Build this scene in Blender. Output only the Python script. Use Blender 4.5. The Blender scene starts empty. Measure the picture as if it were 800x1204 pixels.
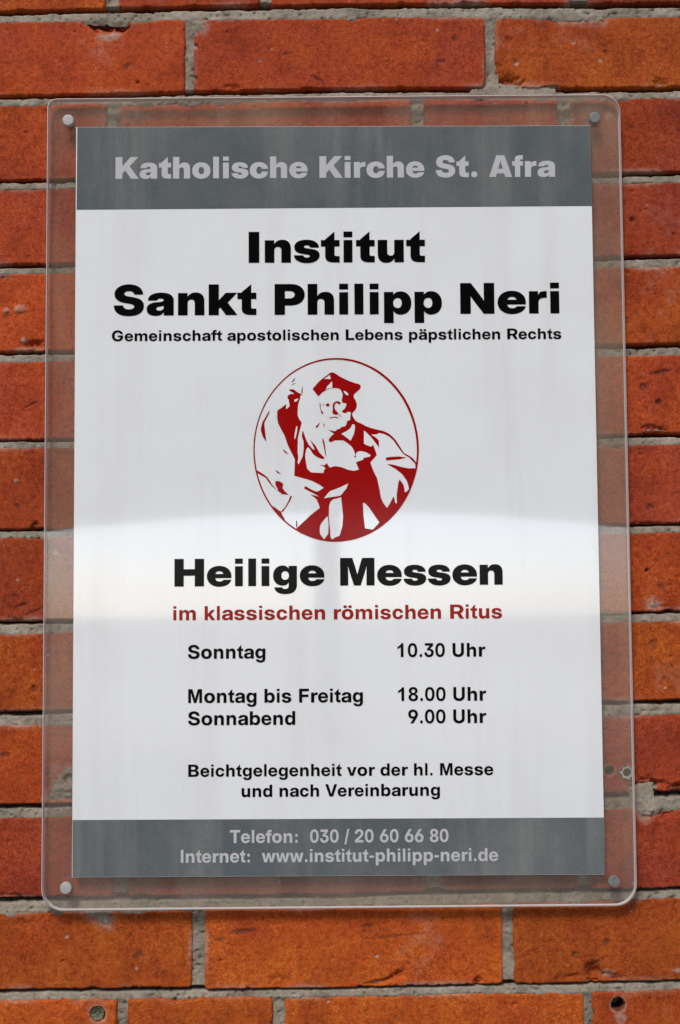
import bpy, bmesh, math, random
import numpy as np
from mathutils import Vector, Matrix, geometry

C = bpy.context.scene.collection
S = bpy.context.scene
R = math.radians

# ------------------------------------------------------------------ camera
cd = bpy.data.cameras.new('camera')
cam = bpy.data.objects.new('camera', cd)
C.objects.link(cam)
cd.sensor_fit = 'VERTICAL'
cd.sensor_height = 36.0
cd.lens = 36.0 * 1650 / 1204
cd.clip_start = 0.05
cd.clip_end = 2000
pitch = math.atan(1650 / 23900)
cam.matrix_world = (Matrix.Translation((0, -1.2, 1.6)) @ Matrix.Rotation(math.pi / 2 + pitch, 4, 'X')
                    @ Matrix.Rotation(R(-0.36), 4, 'Z'))
S.camera = cam

# ------------------------------------------------------------------ sky, sun, exposure
SUN_EL, SUN_ROT = R(47), R(198)
w = bpy.data.worlds.new('World')
S.world = w
w.use_nodes = True
wn = w.node_tree
bg = wn.nodes['Background']
sky = wn.nodes.new('ShaderNodeTexSky')
sky.sky_type = 'NISHITA'
sky.sun_disc = False
sky.sun_elevation = SUN_EL
sky.sun_rotation = SUN_ROT
sky.dust_density = 1.0
sky.air_density = 0.5
sky.ozone_density = 0.0
wn.links.new(sky.outputs[0], bg.inputs[0])
bg.inputs[1].default_value = 0.15

sl = bpy.data.lights.new('sun', 'SUN')
sl.energy = 1.2
sl.angle = R(14)
sl.color = (1.0, 0.95, 0.88)
sun = bpy.data.objects.new('sun', sl)
C.objects.link(sun)
sd = Vector((math.sin(SUN_ROT) * math.cos(SUN_EL), math.cos(SUN_ROT) * math.cos(SUN_EL), math.sin(SUN_EL)))
sun.rotation_euler = sd.to_track_quat('Z', 'Y').to_euler()
sun.location = (-3, -6, 9)

S.view_settings.view_transform = 'Standard'
S.view_settings.look = 'None'
S.view_settings.exposure = 0.88
S.view_settings.gamma = 1
S.view_settings.use_curve_mapping = False
S.render.engine = 'CYCLES'
S.cycles.max_bounces = 10
S.cycles.transparent_max_bounces = 16

GLYPHS = {"0":{"G":[778,[[[390,-12,1,286,-12,0,131,80,0,44,246,0,44,358,1,44,473,0,134,639,0,290,728,0,387,728,1,450,728,0,561,691,0,647,624,0,702,531,0,708,474,1,544,474,1,538,500,0,513,542,0,474,571,0,424,587,0,393,587,1,334,587,0,251,531,0,207,429,0,207,358,1,207,287,0,251,184,0,336,129,0,395,129,1,443,129,0,515,164,0,555,227,0,555,268,1,592,265,1,404,265,1,404,385,1,713,385,1,713,291,1,713,201,0,631,65,0,485,-12,0]]]],
 "e":[556,[[[280,-12,1,203,-12,0,87,58,0,23,180,0,23,259,1,23,339,0,88,461,0,201,531,0,275,531,1,332,531,0,424,492,0,492,420,0,528,322,0,528,263,1,528,220,1,75,220,1,75,317,1,455,317,1,386,296,1,386,332,0,360,385,0,312,413,0,279,413,1,246,413,0,198,385,0,172,332,0,172,296,1,172,227,1,172,190,0,199,134,0,249,104,0,285,104,1,311,104,0,351,119,0,379,146,0,385,165,1,524,165,1,514,113,0,446,33,0,342,-12,0]]]],
 "m":[889,[[[64,0,1,64,519,1,208,519,1,208,400,1,200,400,1,213,444,0,260,502,0,323,530,0,358,530,1,415,530,0,499,462,0,507,400,1,493,400,1,502,441,0,550,499,0,620,530,0,660,530,1,708,530,0,783,486,0,826,403,0,826,345,1,826,0,1,676,0,1,676,313,1,676,357,0,631,402,0,598,402,1,573,402,0,537,379,0,517,337,0,517,309,1,517,0,1,373,0,1,373,316,1,373,355,0,330,402,0,296,402,1,273,402,0,235,379,0,214,335,0,214,304,1,214,0,1]]]],
 "i":[278,[[[71,0,1,71,519,1,209,519,1,209,0,1]],[[71,600,1,71,716,1,209,716,1,209,600,1]]]],
 "n":[611,[[[216,285,1,216,0,1,65,0,1,65,519,1,214,519,1,214,382,1,190,382,1,214,451,0,302,530,0,372,530,1,426,530,0,504,482,0,546,390,0,546,326,1,546,0,1,395,0,1,395,295,1,395,344,0,349,395,0,308,395,1,281,395,0,239,372,0,216,323,0]]]],
 "s":[556,[[[280,-13,1,209,-13,0,100,30,0,35,109,0,30,165,1,186,165,1,190,133,0,237,97,0,277,97,1,315,97,0,358,125,0,358,147,1,358,166,0,324,189,0,292,195,1,199,212,1,122,226,0,42,303,0,42,364,1,42,414,0,97,489,0,200,530,0,271,530,1,341,530,0,446,486,0,504,407,0,506,353,1,359,353,1,359,382,0,312,420,0,276,420,1,240,420,0,200,392,0,200,371,1,200,352,0,232,329,0,260,323,1,363,304,1,443,289,0,519,220,0,519,162,1,519,110,0,459,31,0,351,-13,0]]]],
 "c":[556,[[[286,-12,1,211,-12,0,97,57,0,34,179,0,34,259,1,34,340,0,97,462,0,211,531,0,286,531,1,336,531,0,421,500,0,484,444,0,521,367,0,524,320,1,379,320,1,377,339,0,363,370,0,339,393,0,308,405,0,289,405,1,256,405,0,210,370,0,185,304,0,185,259,1,185,215,0,210,149,0,257,114,0,289,114,1,308,114,0,339,126,0,362,149,0,376,181,0,379,200,1,524,200,1,522,154,0,486,77,0,423,20,0,337,-12,0]]]],
 "h":[611,[[[218,285,1,218,0,1,68,0,1,68,716,1,218,716,1,218,382,1,192,382,1,216,451,0,303,529,0,373,529,1,427,529,0,504,482,0,546,390,0,546,326,1,546,0,1,396,0,1,396,295,1,396,344,0,351,395,0,309,395,1,282,395,0,241,372,0,218,323,0]]]],
 "a":[556,[[[212,-9,1,159,-9,0,76,25,0,29,94,0,29,146,1,29,190,0,62,249,0,119,285,0,195,304,0,236,308,1,285,312,0,342,321,0,367,338,0,367,354,1,367,357,1,367,374,0,348,401,0,312,415,0,287,415,1,261,415,0,222,400,0,200,372,0,198,353,1,47,353,1,51,408,0,110,487,0,217,530,0,292,530,1,348,530,0,436,506,0,496,459,0,527,393,0,527,351,1,527,0,1,369,0,1,369,73,1,367,73,1,353,46,0,310,10,0,251,-9,0],[259,97,1,292,97,0,341,120,0,369,161,0,369,188,1,369,238,1,362,235,0,342,229,0,316,223,0,285,218,0,268,215,1,244,212,0,205,196,0,182,170,0,182,152,1,182,134,0,202,110,0,236,97,0]]]],
 "f":[333,[[[338,519,1,338,397,1,10,397,1,10,519,1]],[[96,0,1,96,577,1,96,623,0,132,685,0,203,716,0,257,716,1,282,716,0,329,716,0,338,716,1,338,603,1,332,603,0,302,603,0,292,603,1,264,603,0,240,580,0,240,552,1,240,0,1]]]],
 "t":[333,[[[320,519,1,320,397,1,14,397,1,14,519,1]],[[91,560,1,228,716,1,228,167,1,228,142,0,246,122,0,270,122,1,281,122,0,312,122,0,320,122,1,320,0,1,309,0,0,265,0,0,242,0,1,164,0,0,91,69,0,91,142,1]]]],
 " ":[278,[]],
 "p":[611,[[[62,-205,1,62,519,1,212,519,1,212,450,1,214,450,1,230,477,0,273,512,0,329,530,0,361,530,1,426,530,0,523,462,0,578,340,0,578,260,1,578,179,0,524,57,0,426,-11,0,360,-11,1,327,-11,0,272,9,0,230,48,0,216,77,1,214,77,1,214,-205,1],[319,116,1,351,116,0,398,150,0,424,215,0,424,260,1,424,306,0,398,370,0,351,404,0,319,404,1,286,404,0,236,369,0,208,304,0,208,260,1,208,216,0,236,151,0,286,116,0]]]],
 "o":[611,[[[306,-12,1,225,-12,0,102,56,0,34,177,0,34,259,1,34,341,0,102,463,0,225,531,0,306,531,1,387,531,0,510,463,0,578,341,0,578,259,1,578,177,0,510,56,0,387,-12,0],[306,114,1,339,114,0,389,148,0,417,213,0,417,259,1,417,306,0,389,370,0,339,405,0,306,405,1,274,405,0,223,370,0,195,306,0,195,259,1,195,213,0,223,148,0,273,114,0]]]],
 "l":[278,[[[71,0,1,71,716,1,209,716,1,209,0,1]]]],
 "L":[611,[[[76,0,1,76,716,1,245,716,1,245,137,1,583,137,1,583,0,1]]]],
 "b":[611,[[[360,-11,1,327,-11,0,270,9,0,226,50,0,212,80,1,212,80,1,212,0,1,61,0,1,61,716,1,214,716,1,214,448,1,214,448,1,231,476,0,274,512,0,329,529,0,361,529,1,425,529,0,523,462,0,578,340,0,578,260,1,578,179,0,524,57,0,426,-11,0],[319,116,1,351,116,0,398,150,0,424,215,0,424,260,1,424,306,0,398,370,0,351,404,0,319,404,1,285,404,0,235,369,0,207,304,0,207,260,1,207,216,0,235,151,0,285,116,0]]]],
 "ä":[556,[[[212,-9,1,159,-9,0,76,25,0,29,94,0,29,146,1,29,190,0,62,249,0,119,285,0,195,304,0,236,308,1,285,312,0,342,321,0,367,338,0,367,354,1,367,357,1,367,374,0,348,401,0,312,415,0,287,415,1,261,415,0,222,400,0,200,372,0,198,353,1,47,353,1,51,408,0,110,487,0,217,529,0,292,529,1,348,529,0,436,506,0,496,459,0,527,393,0,527,351,1,527,0,1,369,0,1,369,73,1,367,73,1,353,46,0,310,10,0,251,-9,0],[259,97,1,292,97,0,341,120,0,369,161,0,369,188,1,369,238,1,362,235,0,342,229,0,316,223,0,285,218,0,268,215,1,244,212,0,205,196,0,182,170,0,182,152,1,182,134,0,202,110,0,236,97,0]],[[399,570,1,362,570,0,313,610,0,313,640,1,313,670,0,362,709,0,399,709,1,436,709,0,485,670,0,485,640,1,485,610,0,436,570,0]],[[171,570,1,134,570,0,85,610,0,85,640,1,85,670,0,134,709,0,172,709,1,209,709,0,258,670,0,258,640,1,258,610,0,209,570,0]]]],
 "R":[722,[[[76,0,1,76,716,1,398,716,1,489,716,0,621,658,0,693,551,0,693,478,1,693,406,0,617,301,0,481,244,0,388,244,1,183,244,1,183,371,1,387,371,1,428,371,0,487,398,0,519,446,0,519,478,1,519,510,0,487,557,0,427,584,0,386,584,1,253,584,1,253,0,1]],[[523,0,1,344,324,1,529,324,1,712,0,1]]]],
 "k":[556,[[[199,142,1,199,327,1,215,327,1,375,519,1,547,519,1,329,255,1,293,255,1]],[[66,0,1,66,716,1,214,716,1,214,0,1]],[[385,0,1,239,220,1,336,330,1,556,0,1]]]],
 "r":[389,[[[64,0,1,64,519,1,219,519,1,219,429,1,221,429,1,235,477,0,298,522,0,351,522,1,364,522,0,386,521,0,396,521,1,396,389,1,387,390,0,349,391,0,330,391,1,299,391,0,252,364,0,225,312,0,225,273,1,225,0,1]]]],
 "ö":[611,[[[306,-12,1,225,-12,0,102,56,0,34,177,0,34,259,1,34,341,0,102,463,0,225,529,0,306,529,1,387,529,0,510,463,0,578,341,0,578,259,1,578,177,0,510,56,0,387,-12,0],[306,114,1,339,114,0,389,148,0,417,213,0,417,259,1,417,306,0,389,370,0,339,405,0,306,405,1,274,405,0,223,370,0,195,306,0,195,259,1,195,213,0,223,148,0,273,114,0]],[[418,570,1,381,570,0,333,610,0,333,640,1,333,670,0,382,709,0,418,709,1,455,709,0,504,670,0,504,640,1,504,610,0,455,570,0]],[[194,570,1,157,570,0,108,610,0,108,640,1,108,670,0,157,709,0,194,709,1,231,709,0,279,670,0,279,640,1,279,610,0,231,570,0]]]],
 "u":[611,[[[239,-11,1,186,-11,0,108,37,0,66,129,0,66,193,1,66,519,1,217,519,1,217,224,1,217,175,0,262,124,0,303,124,1,330,124,0,371,147,0,394,196,0,394,234,1,394,519,1,545,519,1,545,0,1,396,0,1,396,137,1,420,137,1,397,68,0,309,-11,0]]]],
 "S":[667,[[[337,-12,1,242,-12,0,109,47,0,39,157,0,39,236,1,194,236,1,195,199,0,230,146,0,294,119,0,338,119,1,378,119,0,436,140,0,469,178,0,469,203,1,469,225,0,442,257,0,386,282,0,341,291,1,266,307,1,159,329,0,53,430,0,53,507,1,53,573,0,123,672,0,249,728,0,333,728,1,418,728,0,541,672,0,610,567,0,612,495,1,461,495,1,458,542,0,389,597,0,334,597,1,300,597,0,246,576,0,215,539,0,215,515,1,215,494,0,240,464,0,293,441,0,336,432,1,403,418,1,462,406,0,547,370,0,602,321,0,629,255,0,629,215,1,629,144,0,559,43,0,428,-12,0]]]],
 "g":[611,[[[303,-212,1,229,-212,0,128,-169,0,72,-92,0,65,-42,1,210,-42,1,215,-60,0,240,-85,0,278,-99,0,303,-99,1,351,-99,0,403,-44,0,403,10,1,403,90,1,402,90,1,388,60,0,345,20,0,289,2,0,256,2,1,191,2,0,94,69,0,40,188,0,40,264,1,40,342,0,95,462,0,192,530,0,255,530,1,288,530,0,343,511,0,387,473,0,402,445,1,403,445,1,403,519,1,553,519,1,553,24,1,553,-59,0,491,-163,0,378,-212,0],[297,126,1,331,126,0,380,160,0,408,224,0,408,267,1,408,309,0,380,372,0,331,407,0,297,407,1,266,407,0,219,374,0,193,311,0,193,267,1,193,222,0,219,159,0,266,126,0]]]],
 "1":[556,[[[378,0,1,238,0,1,238,518,1,160,448,0,73,412,1,73,536,1,120,552,0,178,598,1,243,652,0,264,719,1,378,719,1]]]],
 "0":[556,[[[278,-12,1,200,-12,0,92,78,0,36,244,0,36,358,1,36,472,0,92,638,0,200,728,0,278,728,1,356,728,0,463,638,0,519,472,0,519,358,1,519,244,0,463,78,0,356,-12,0],[278,115,1,316,115,0,366,174,0,391,282,0,391,358,1,391,433,0,366,542,0,316,601,0,278,601,1,240,601,0,189,542,0,164,433,0,164,358,1,164,282,0,189,174,0,240,115,0]]]],
 ".":[278,[[[142,-9,1,112,-9,0,71,42,0,71,77,1,71,113,0,112,163,0,142,163,1,171,163,0,212,113,0,212,77,1,212,42,0,171,-9,0]]]],
 "3":[556,[[[276,-12,1,197,-12,0,89,57,0,33,171,0,33,239,1,167,239,1,167,201,0,194,144,0,243,112,0,275,112,1,306,112,0,353,142,0,380,195,0,380,228,1,380,262,0,351,311,0,299,337,0,263,337,1,176,337,1,176,431,1,321,587,1,321,588,1,67,588,1,67,716,1,485,716,1,485,594,1,287,385,1,287,418,1,364,426,0,465,378,0,516,285,0,516,223,1,516,155,0,456,48,0,349,-12,0]]]],
 "U":[722,[[[361,-12,1,274,-12,0,144,54,0,72,173,0,72,251,1,72,716,1,224,716,1,224,264,1,224,224,0,258,162,0,320,126,0,362,126,1,403,126,0,465,162,0,499,223,0,499,264,1,499,716,1,651,716,1,651,251,1,651,172,0,579,54,0,449,-12,0]]]],
 "M":[833,[[[70,0,1,70,716,1,278,716,1,371,409,1,377,385,0,395,315,0,414,238,0,431,169,0,436,145,1,400,145,1,405,169,0,421,238,0,440,315,0,458,385,0,464,409,1,556,716,1,764,716,1,764,0,1,625,0,1,625,325,1,625,349,0,627,418,0,629,498,0,631,579,0,631,615,1,648,615,1,638,577,0,617,494,0,597,415,0,580,348,0,573,325,1,475,0,1,360,0,1,260,325,1,253,348,0,235,415,0,215,494,0,194,577,0,184,615,1,203,615,1,203,579,0,205,498,0,207,418,0,209,349,0,209,325,1,209,0,1]]]],
 "F":[611,[[[74,0,1,74,716,1,567,716,1,567,579,1,230,579,1,230,415,1,545,415,1,545,282,1,230,282,1,230,0,1]]]],
 "8":[556,[[[278,-12,1,205,-12,0,97,40,0,36,132,0,36,193,1,36,242,0,74,317,0,144,365,0,190,372,1,190,372,1,129,382,0,56,467,0,56,533,1,56,590,0,113,678,0,212,728,0,278,728,1,344,728,0,444,679,0,499,591,0,499,533,1,499,467,0,427,383,0,366,372,1,366,372,1,412,365,0,482,317,0,520,242,0,520,193,1,520,132,0,459,40,0,350,-12,0],[278,102,1,308,102,0,354,128,0,380,174,0,380,204,1,380,235,0,353,282,0,308,309,0,278,309,1,248,309,0,202,282,0,176,235,0,176,204,1,176,174,0,202,128,0,248,102,0],[278,426,1,304,426,0,344,449,0,366,491,0,366,518,1,366,546,0,344,588,0,305,611,0,278,611,1,251,611,0,212,588,0,190,546,0,190,518,1,190,491,0,212,449,0,251,426,0]]]],
 "d":[611,[[[252,-11,1,186,-11,0,88,57,0,34,179,0,34,260,1,34,340,0,89,462,0,187,529,0,251,529,1,284,529,0,338,512,0,382,476,0,398,448,1,398,448,1,398,716,1,551,716,1,551,0,1,400,0,1,400,80,1,400,80,1,386,50,0,342,9,0,285,-11,0],[293,116,1,327,116,0,377,151,0,405,216,0,405,260,1,405,304,0,377,369,0,327,404,0,293,404,1,261,404,0,214,370,0,188,306,0,188,260,1,188,215,0,214,150,0,261,116,0]]]],
 "9":[556,[[[274,726,1,347,726,0,459,663,0,522,552,0,522,479,1,522,421,0,478,308,0,435,241,1,285,0,1,130,0,1,334,322,1,364,322,1,355,307,0,327,273,0,281,249,0,246,249,1,182,249,0,87,307,0,34,411,0,34,480,1,34,553,0,95,664,0,204,726,0],[278,603,1,248,603,0,198,571,0,170,515,0,170,480,1,170,446,0,198,390,0,248,359,0,278,359,1,309,359,0,358,390,0,386,446,0,386,480,1,386,515,0,358,571,0,309,603,0]]]],
 "B":[722,[[[73,0,1,73,716,1,383,716,1,467,716,0,582,670,0,642,588,0,642,533,1,642,492,0,607,427,0,545,385,0,503,375,1,503,374,1,550,371,0,625,327,0,669,253,0,669,202,1,669,143,0,608,51,0,489,0,0,403,0,1],[239,124,1,377,124,1,433,124,0,495,171,0,495,212,1,495,241,0,467,281,0,416,303,0,379,303,1,239,303,1],[239,422,1,369,422,1,401,422,0,447,442,0,472,481,0,472,507,1,472,546,0,417,592,0,369,592,1,239,592,1]]]],
 "v":[556,[[[193,0,1,8,519,1,167,519,1,245,271,1,259,224,0,286,129,0,298,81,1,262,81,1,275,129,0,300,224,0,314,271,1,391,519,1,548,519,1,363,0,1]]]],
 "V":[667,[[[239,0,1,4,716,1,169,716,1,272,384,1,292,313,0,336,154,0,360,64,1,317,64,1,340,154,0,382,313,0,402,384,1,501,716,1,664,716,1,435,0,1]]]],
 "T":[611,[[[20,579,1,20,716,1,592,716,1,592,579,1,384,579,1,384,0,1,228,0,1,228,579,1]]]],
 ":":[333,[[[168,-9,1,138,-9,0,97,42,0,97,77,1,97,113,0,138,163,0,168,163,1,197,163,0,238,113,0,238,77,1,238,42,0,197,-9,0]],[[168,319,1,138,319,0,97,369,0,97,405,1,97,441,0,138,491,0,168,491,1,197,491,0,238,441,0,238,405,1,238,369,0,197,319,0]]]],
 "/":[278,[[[280,750,1,102,-108,1,-1,-108,1,177,750,1]]]],
 "2":[556,[[[29,0,1,29,116,1,273,339,1,300,364,0,344,410,0,371,462,0,371,495,1,371,527,0,346,575,0,301,601,0,270,601,1,237,601,0,188,569,0,162,509,0,162,467,1,26,467,1,26,546,0,86,663,0,195,728,0,270,728,1,340,728,0,447,673,0,508,572,0,508,503,1,508,452,0,473,370,0,407,293,0,362,251,1,230,128,1,230,127,1,511,127,1,511,0,1]]]],
 "6":[556,[[[280,-10,1,208,-10,0,96,53,0,33,164,0,33,237,1,33,295,0,78,408,0,120,475,1,270,716,1,424,716,1,221,394,1,191,394,1,200,409,0,228,443,0,274,467,0,308,467,1,372,467,0,467,409,0,520,305,0,520,236,1,520,163,0,459,52,0,351,-10,0],[276,113,1,307,113,0,356,145,0,384,201,0,384,236,1,384,270,0,356,326,0,307,357,0,276,357,1,246,357,0,197,326,0,169,270,0,169,236,1,169,201,0,197,145,0,246,113,0]]]],
 "I":[278,[[[66,0,1,66,716,1,214,716,1,214,0,1]]]],
 "w":[778,[[[153,0,1,5,519,1,158,519,1,198,347,1,211,291,0,235,169,0,247,111,1,228,111,1,241,169,0,267,291,0,281,347,1,324,519,1,454,519,1,496,347,1,510,291,0,537,169,0,550,111,1,531,111,1,542,169,0,566,290,0,578,347,1,618,519,1,773,519,1,625,0,1,475,0,1,420,200,1,413,229,0,398,290,0,384,353,0,376,383,1,402,383,1,395,353,0,380,290,0,366,229,0,357,200,1,303,0,1]]]],
 "-":[333,[[[296,341,1,296,219,1,40,219,1,40,341,1]]]]},"1":{"K":[833,[[[216,102,1,216,345,1,244,376,0,300,439,0,356,501,0,384,532,1,549,716,1,817,716,1,470,347,1,449,347,1]],[[45,0,1,45,716,1,277,716,1,277,562,1,277,356,1,277,261,1,277,0,1]],[[567,0,1,367,288,1,505,438,1,833,0,1]]]],
 "a":[667,[[[229,-9,1,170,-9,0,79,24,0,28,92,0,28,144,1,28,187,0,63,248,0,125,287,0,207,307,0,255,310,1,307,313,0,370,323,0,398,341,0,398,355,1,398,357,1,398,368,0,381,385,0,351,394,0,331,394,1,309,394,0,277,383,0,259,362,0,257,347,1,53,347,1,58,406,0,125,488,0,249,531,0,340,531,1,408,531,0,512,507,0,583,460,0,619,391,0,619,347,1,619,0,1,401,0,1,401,73,1,399,73,1,379,42,0,329,6,0,267,-9,0],[302,113,1,326,113,0,371,129,0,400,161,0,400,184,1,400,225,1,392,223,0,373,218,0,352,213,0,326,209,0,311,206,1,288,203,0,255,189,0,237,169,0,237,155,1,237,142,0,254,123,0,283,113,0]]]],
 "t":[444,[[[423,519,1,423,370,1,10,370,1,10,519,1]],[[103,533,1,310,716,1,310,190,1,310,167,0,329,149,0,358,149,1,372,149,0,415,149,0,423,149,1,423,0,1,409,0,0,344,0,0,309,0,1,201,0,0,103,74,0,103,155,1]]]],
 "h":[667,[[[256,275,1,256,0,1,45,0,1,45,716,1,256,716,1,256,376,1,226,376,1,252,444,0,350,530,0,434,530,1,496,530,0,580,481,0,622,390,0,622,327,1,622,0,1,411,0,1,411,283,1,411,322,0,371,365,0,334,365,1,309,365,0,274,345,0,256,305,0]]]],
 "o":[667,[[[334,-12,1,242,-12,0,102,55,0,25,176,0,25,260,1,25,343,0,102,464,0,242,531,0,334,531,1,426,531,0,565,464,0,642,343,0,642,260,1,642,176,0,565,55,0,426,-12,0],[334,142,1,359,142,0,401,168,0,426,221,0,426,260,1,426,299,0,401,351,0,359,377,0,334,377,1,308,377,0,266,351,0,241,299,0,241,260,1,241,221,0,266,168,0,308,142,0]]]],
 "l":[333,[[[66,0,1,66,716,1,262,716,1,262,0,1]]]],
 "i":[333,[[[66,0,1,66,519,1,262,519,1,262,0,1]],[[66,583,1,66,716,1,262,716,1,262,583,1]]]],
 "s":[611,[[[312,-13,1,228,-13,0,100,32,0,25,115,0,19,170,1,230,170,1,233,146,0,275,117,0,309,117,1,340,117,0,375,136,0,375,151,1,375,164,0,344,180,0,312,185,1,206,201,1,121,214,0,32,292,0,32,355,1,32,409,0,96,487,0,216,529,0,300,529,1,386,529,0,508,485,0,575,403,0,577,346,1,382,346,1,382,369,0,340,400,0,309,400,1,278,400,0,245,380,0,245,366,1,245,354,0,272,337,0,297,333,1,418,314,1,507,300,0,592,232,0,592,173,1,592,118,0,522,34,0,396,-13,0]]]],
 "c":[667,[[[341,-12,1,246,-12,0,104,56,0,26,178,0,26,260,1,26,341,0,104,463,0,246,531,0,341,531,1,406,531,0,514,498,0,594,437,0,640,354,0,642,304,1,429,304,1,427,321,0,415,348,0,393,368,0,363,378,0,345,378,1,316,378,0,274,350,0,251,297,0,251,260,1,251,223,0,274,169,0,316,141,0,345,141,1,363,141,0,393,151,0,415,171,0,427,200,0,429,217,1,642,217,1,642,167,0,598,83,0,518,22,0,407,-12,0]]]],
 "e":[667,[[[339,-12,1,247,-12,0,106,58,0,26,180,0,26,260,1,26,339,0,105,461,0,244,531,0,335,531,1,403,531,0,516,492,0,598,421,0,644,323,0,644,265,1,644,212,1,92,212,1,92,322,1,542,322,1,439,303,1,439,331,0,416,370,0,372,390,0,341,390,1,310,390,0,266,370,0,242,331,0,242,303,1,242,216,1,242,188,0,268,146,0,315,125,0,348,125,1,372,125,0,411,136,0,437,156,0,444,170,1,641,170,1,631,116,0,546,35,0,417,-12,0]]]],
 " ":[333,[]],
 "r":[444,[[[45,0,1,45,519,1,247,519,1,247,425,1,248,425,1,263,477,0,327,519,0,384,519,1,399,519,0,423,519,0,436,519,1,436,362,1,425,362,0,379,362,0,360,362,1,327,362,0,279,334,0,253,284,0,253,249,1,253,0,1]]]],
 "S":[722,[[[362,-12,1,256,-12,0,109,46,0,33,158,0,33,238,1,235,238,1,237,210,0,269,168,0,326,146,0,365,146,1,399,146,0,449,162,0,478,190,0,478,209,1,478,226,0,451,252,0,395,272,0,352,279,1,276,293,1,165,312,0,47,419,0,47,499,1,47,567,0,127,670,0,268,728,0,361,728,1,456,728,0,594,671,0,671,564,0,673,489,1,477,489,1,473,527,0,413,570,0,365,570,1,335,570,0,289,554,0,262,527,0,262,508,1,262,491,0,286,467,0,337,449,0,377,443,1,438,432,1,504,420,0,600,385,0,660,334,0,689,267,0,689,224,1,689,149,0,612,44,0,466,-12,0]]]],
 ".":[333,[[[165,-9,1,122,-9,0,62,49,0,62,91,1,62,132,0,122,191,0,165,191,1,208,191,0,268,132,0,268,91,1,268,49,0,208,-9,0]]]],
 "A":[778,[[[0,0,1,249,716,1,527,716,1,778,0,1,545,0,1,462,278,1,435,368,0,385,544,0,361,640,1,417,640,1,392,544,0,340,368,0,312,278,1,226,0,1]],[[185,118,1,185,272,1,593,272,1,593,118,1]]]],
 "f":[389,[[[371,519,1,371,370,1,9,370,1,9,519,1]],[[95,0,1,95,562,1,95,615,0,133,683,0,211,716,0,273,716,1,303,716,0,359,716,0,371,716,1,371,578,1,364,578,0,334,578,0,322,578,1,296,578,0,274,556,0,274,530,1,274,0,1]]]],
 "I":[389,[[[77,0,1,77,716,1,312,716,1,312,0,1]]]],
 "n":[667,[[[256,275,1,256,0,1,45,0,1,45,519,1,253,519,1,253,376,1,226,376,1,252,444,0,350,531,0,434,531,1,496,531,0,580,481,0,622,390,0,622,327,1,622,0,1,411,0,1,411,283,1,411,322,0,371,365,0,334,365,1,309,365,0,274,345,0,256,305,0]]]],
 "u":[667,[[[233,-12,1,171,-12,0,87,38,0,45,129,0,45,192,1,45,519,1,256,519,1,256,236,1,256,197,0,297,154,0,334,154,1,358,154,0,393,174,0,411,214,0,411,244,1,411,519,1,622,519,1,622,0,1,414,0,1,414,143,1,441,143,1,415,75,0,318,-12,0]]]],
 "k":[667,[[[246,118,1,246,350,1,272,350,1,421,519,1,671,519,1,423,245,1,361,245,1]],[[48,0,1,48,716,1,270,716,1,270,0,1]],[[426,0,1,286,202,1,429,339,1,678,0,1]]]],
 "P":[722,[[[44,0,1,44,716,1,388,716,1,485,716,0,626,655,0,703,543,0,703,466,1,703,390,0,626,277,0,485,216,0,388,216,1,174,216,1,174,381,1,371,381,1,405,381,0,455,402,0,482,440,0,482,466,1,482,493,0,455,531,0,405,552,0,371,552,1,270,552,1,270,0,1]]]],
 "p":[667,[[[45,-205,1,45,519,1,251,519,1,251,454,1,254,454,1,270,480,0,314,514,0,372,531,0,407,531,1,477,531,0,583,462,0,643,340,0,643,260,1,643,178,0,584,56,0,478,-12,0,405,-12,1,369,-12,0,311,9,0,268,48,0,255,77,1,253,77,1,253,-205,1],[343,143,1,372,143,0,412,172,0,433,225,0,433,260,1,433,296,0,412,348,0,372,377,0,343,377,1,315,377,0,271,348,0,246,296,0,246,260,1,246,225,0,271,172,0,315,143,0]]]],
 "N":[833,[[[44,0,1,44,716,1,278,716,1,478,435,1,491,417,0,531,354,0,576,282,0,595,250,1,567,194,1,565,233,0,561,333,0,560,425,0,560,454,1,560,716,1,789,716,1,789,0,1,555,0,1,369,261,1,352,285,0,303,358,0,247,449,0,219,496,1,264,507,1,269,457,0,273,360,0,273,283,0,273,261,1,273,0,1]]]],
 "H":[833,[[[45,0,1,45,716,1,278,716,1,278,448,1,555,448,1,555,716,1,788,716,1,788,0,1,555,0,1,555,279,1,278,279,1,278,0,1]]]],
 "g":[667,[[[329,-212,1,238,-212,0,121,-165,0,60,-85,0,51,-35,1,248,-35,1,252,-48,0,273,-67,0,307,-78,0,329,-78,1,373,-78,0,415,-31,0,415,16,1,415,96,1,415,96,1,402,65,0,357,26,0,298,8,0,262,8,1,190,8,0,83,75,0,24,192,0,24,266,1,24,343,0,84,462,0,191,531,0,260,531,1,295,531,0,353,512,0,398,475,0,414,449,1,415,449,1,415,519,1,622,519,1,622,37,1,622,-50,0,553,-160,0,423,-212,0],[324,158,1,352,158,0,396,186,0,421,236,0,421,270,1,421,304,0,396,354,0,352,381,0,324,381,1,295,381,0,255,354,0,234,304,0,234,270,1,234,236,0,255,186,0,295,158,0]]]],
 "M":[944,[[[40,0,1,40,716,1,350,716,1,417,492,1,425,463,0,448,380,0,472,289,0,493,206,0,499,177,1,446,177,1,453,206,0,473,289,0,497,380,0,519,463,0,528,492,1,594,716,1,904,716,1,904,0,1,701,0,1,701,277,1,701,301,0,703,379,0,706,471,0,709,566,0,709,607,1,732,607,1,722,566,0,697,472,0,672,381,0,650,303,0,642,277,1,556,0,1,389,0,1,301,277,1,293,303,0,270,381,0,245,472,0,220,566,0,209,607,1,235,607,1,235,566,0,238,471,0,241,379,0,243,301,0,243,277,1,243,0,1]]]]}}
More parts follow.
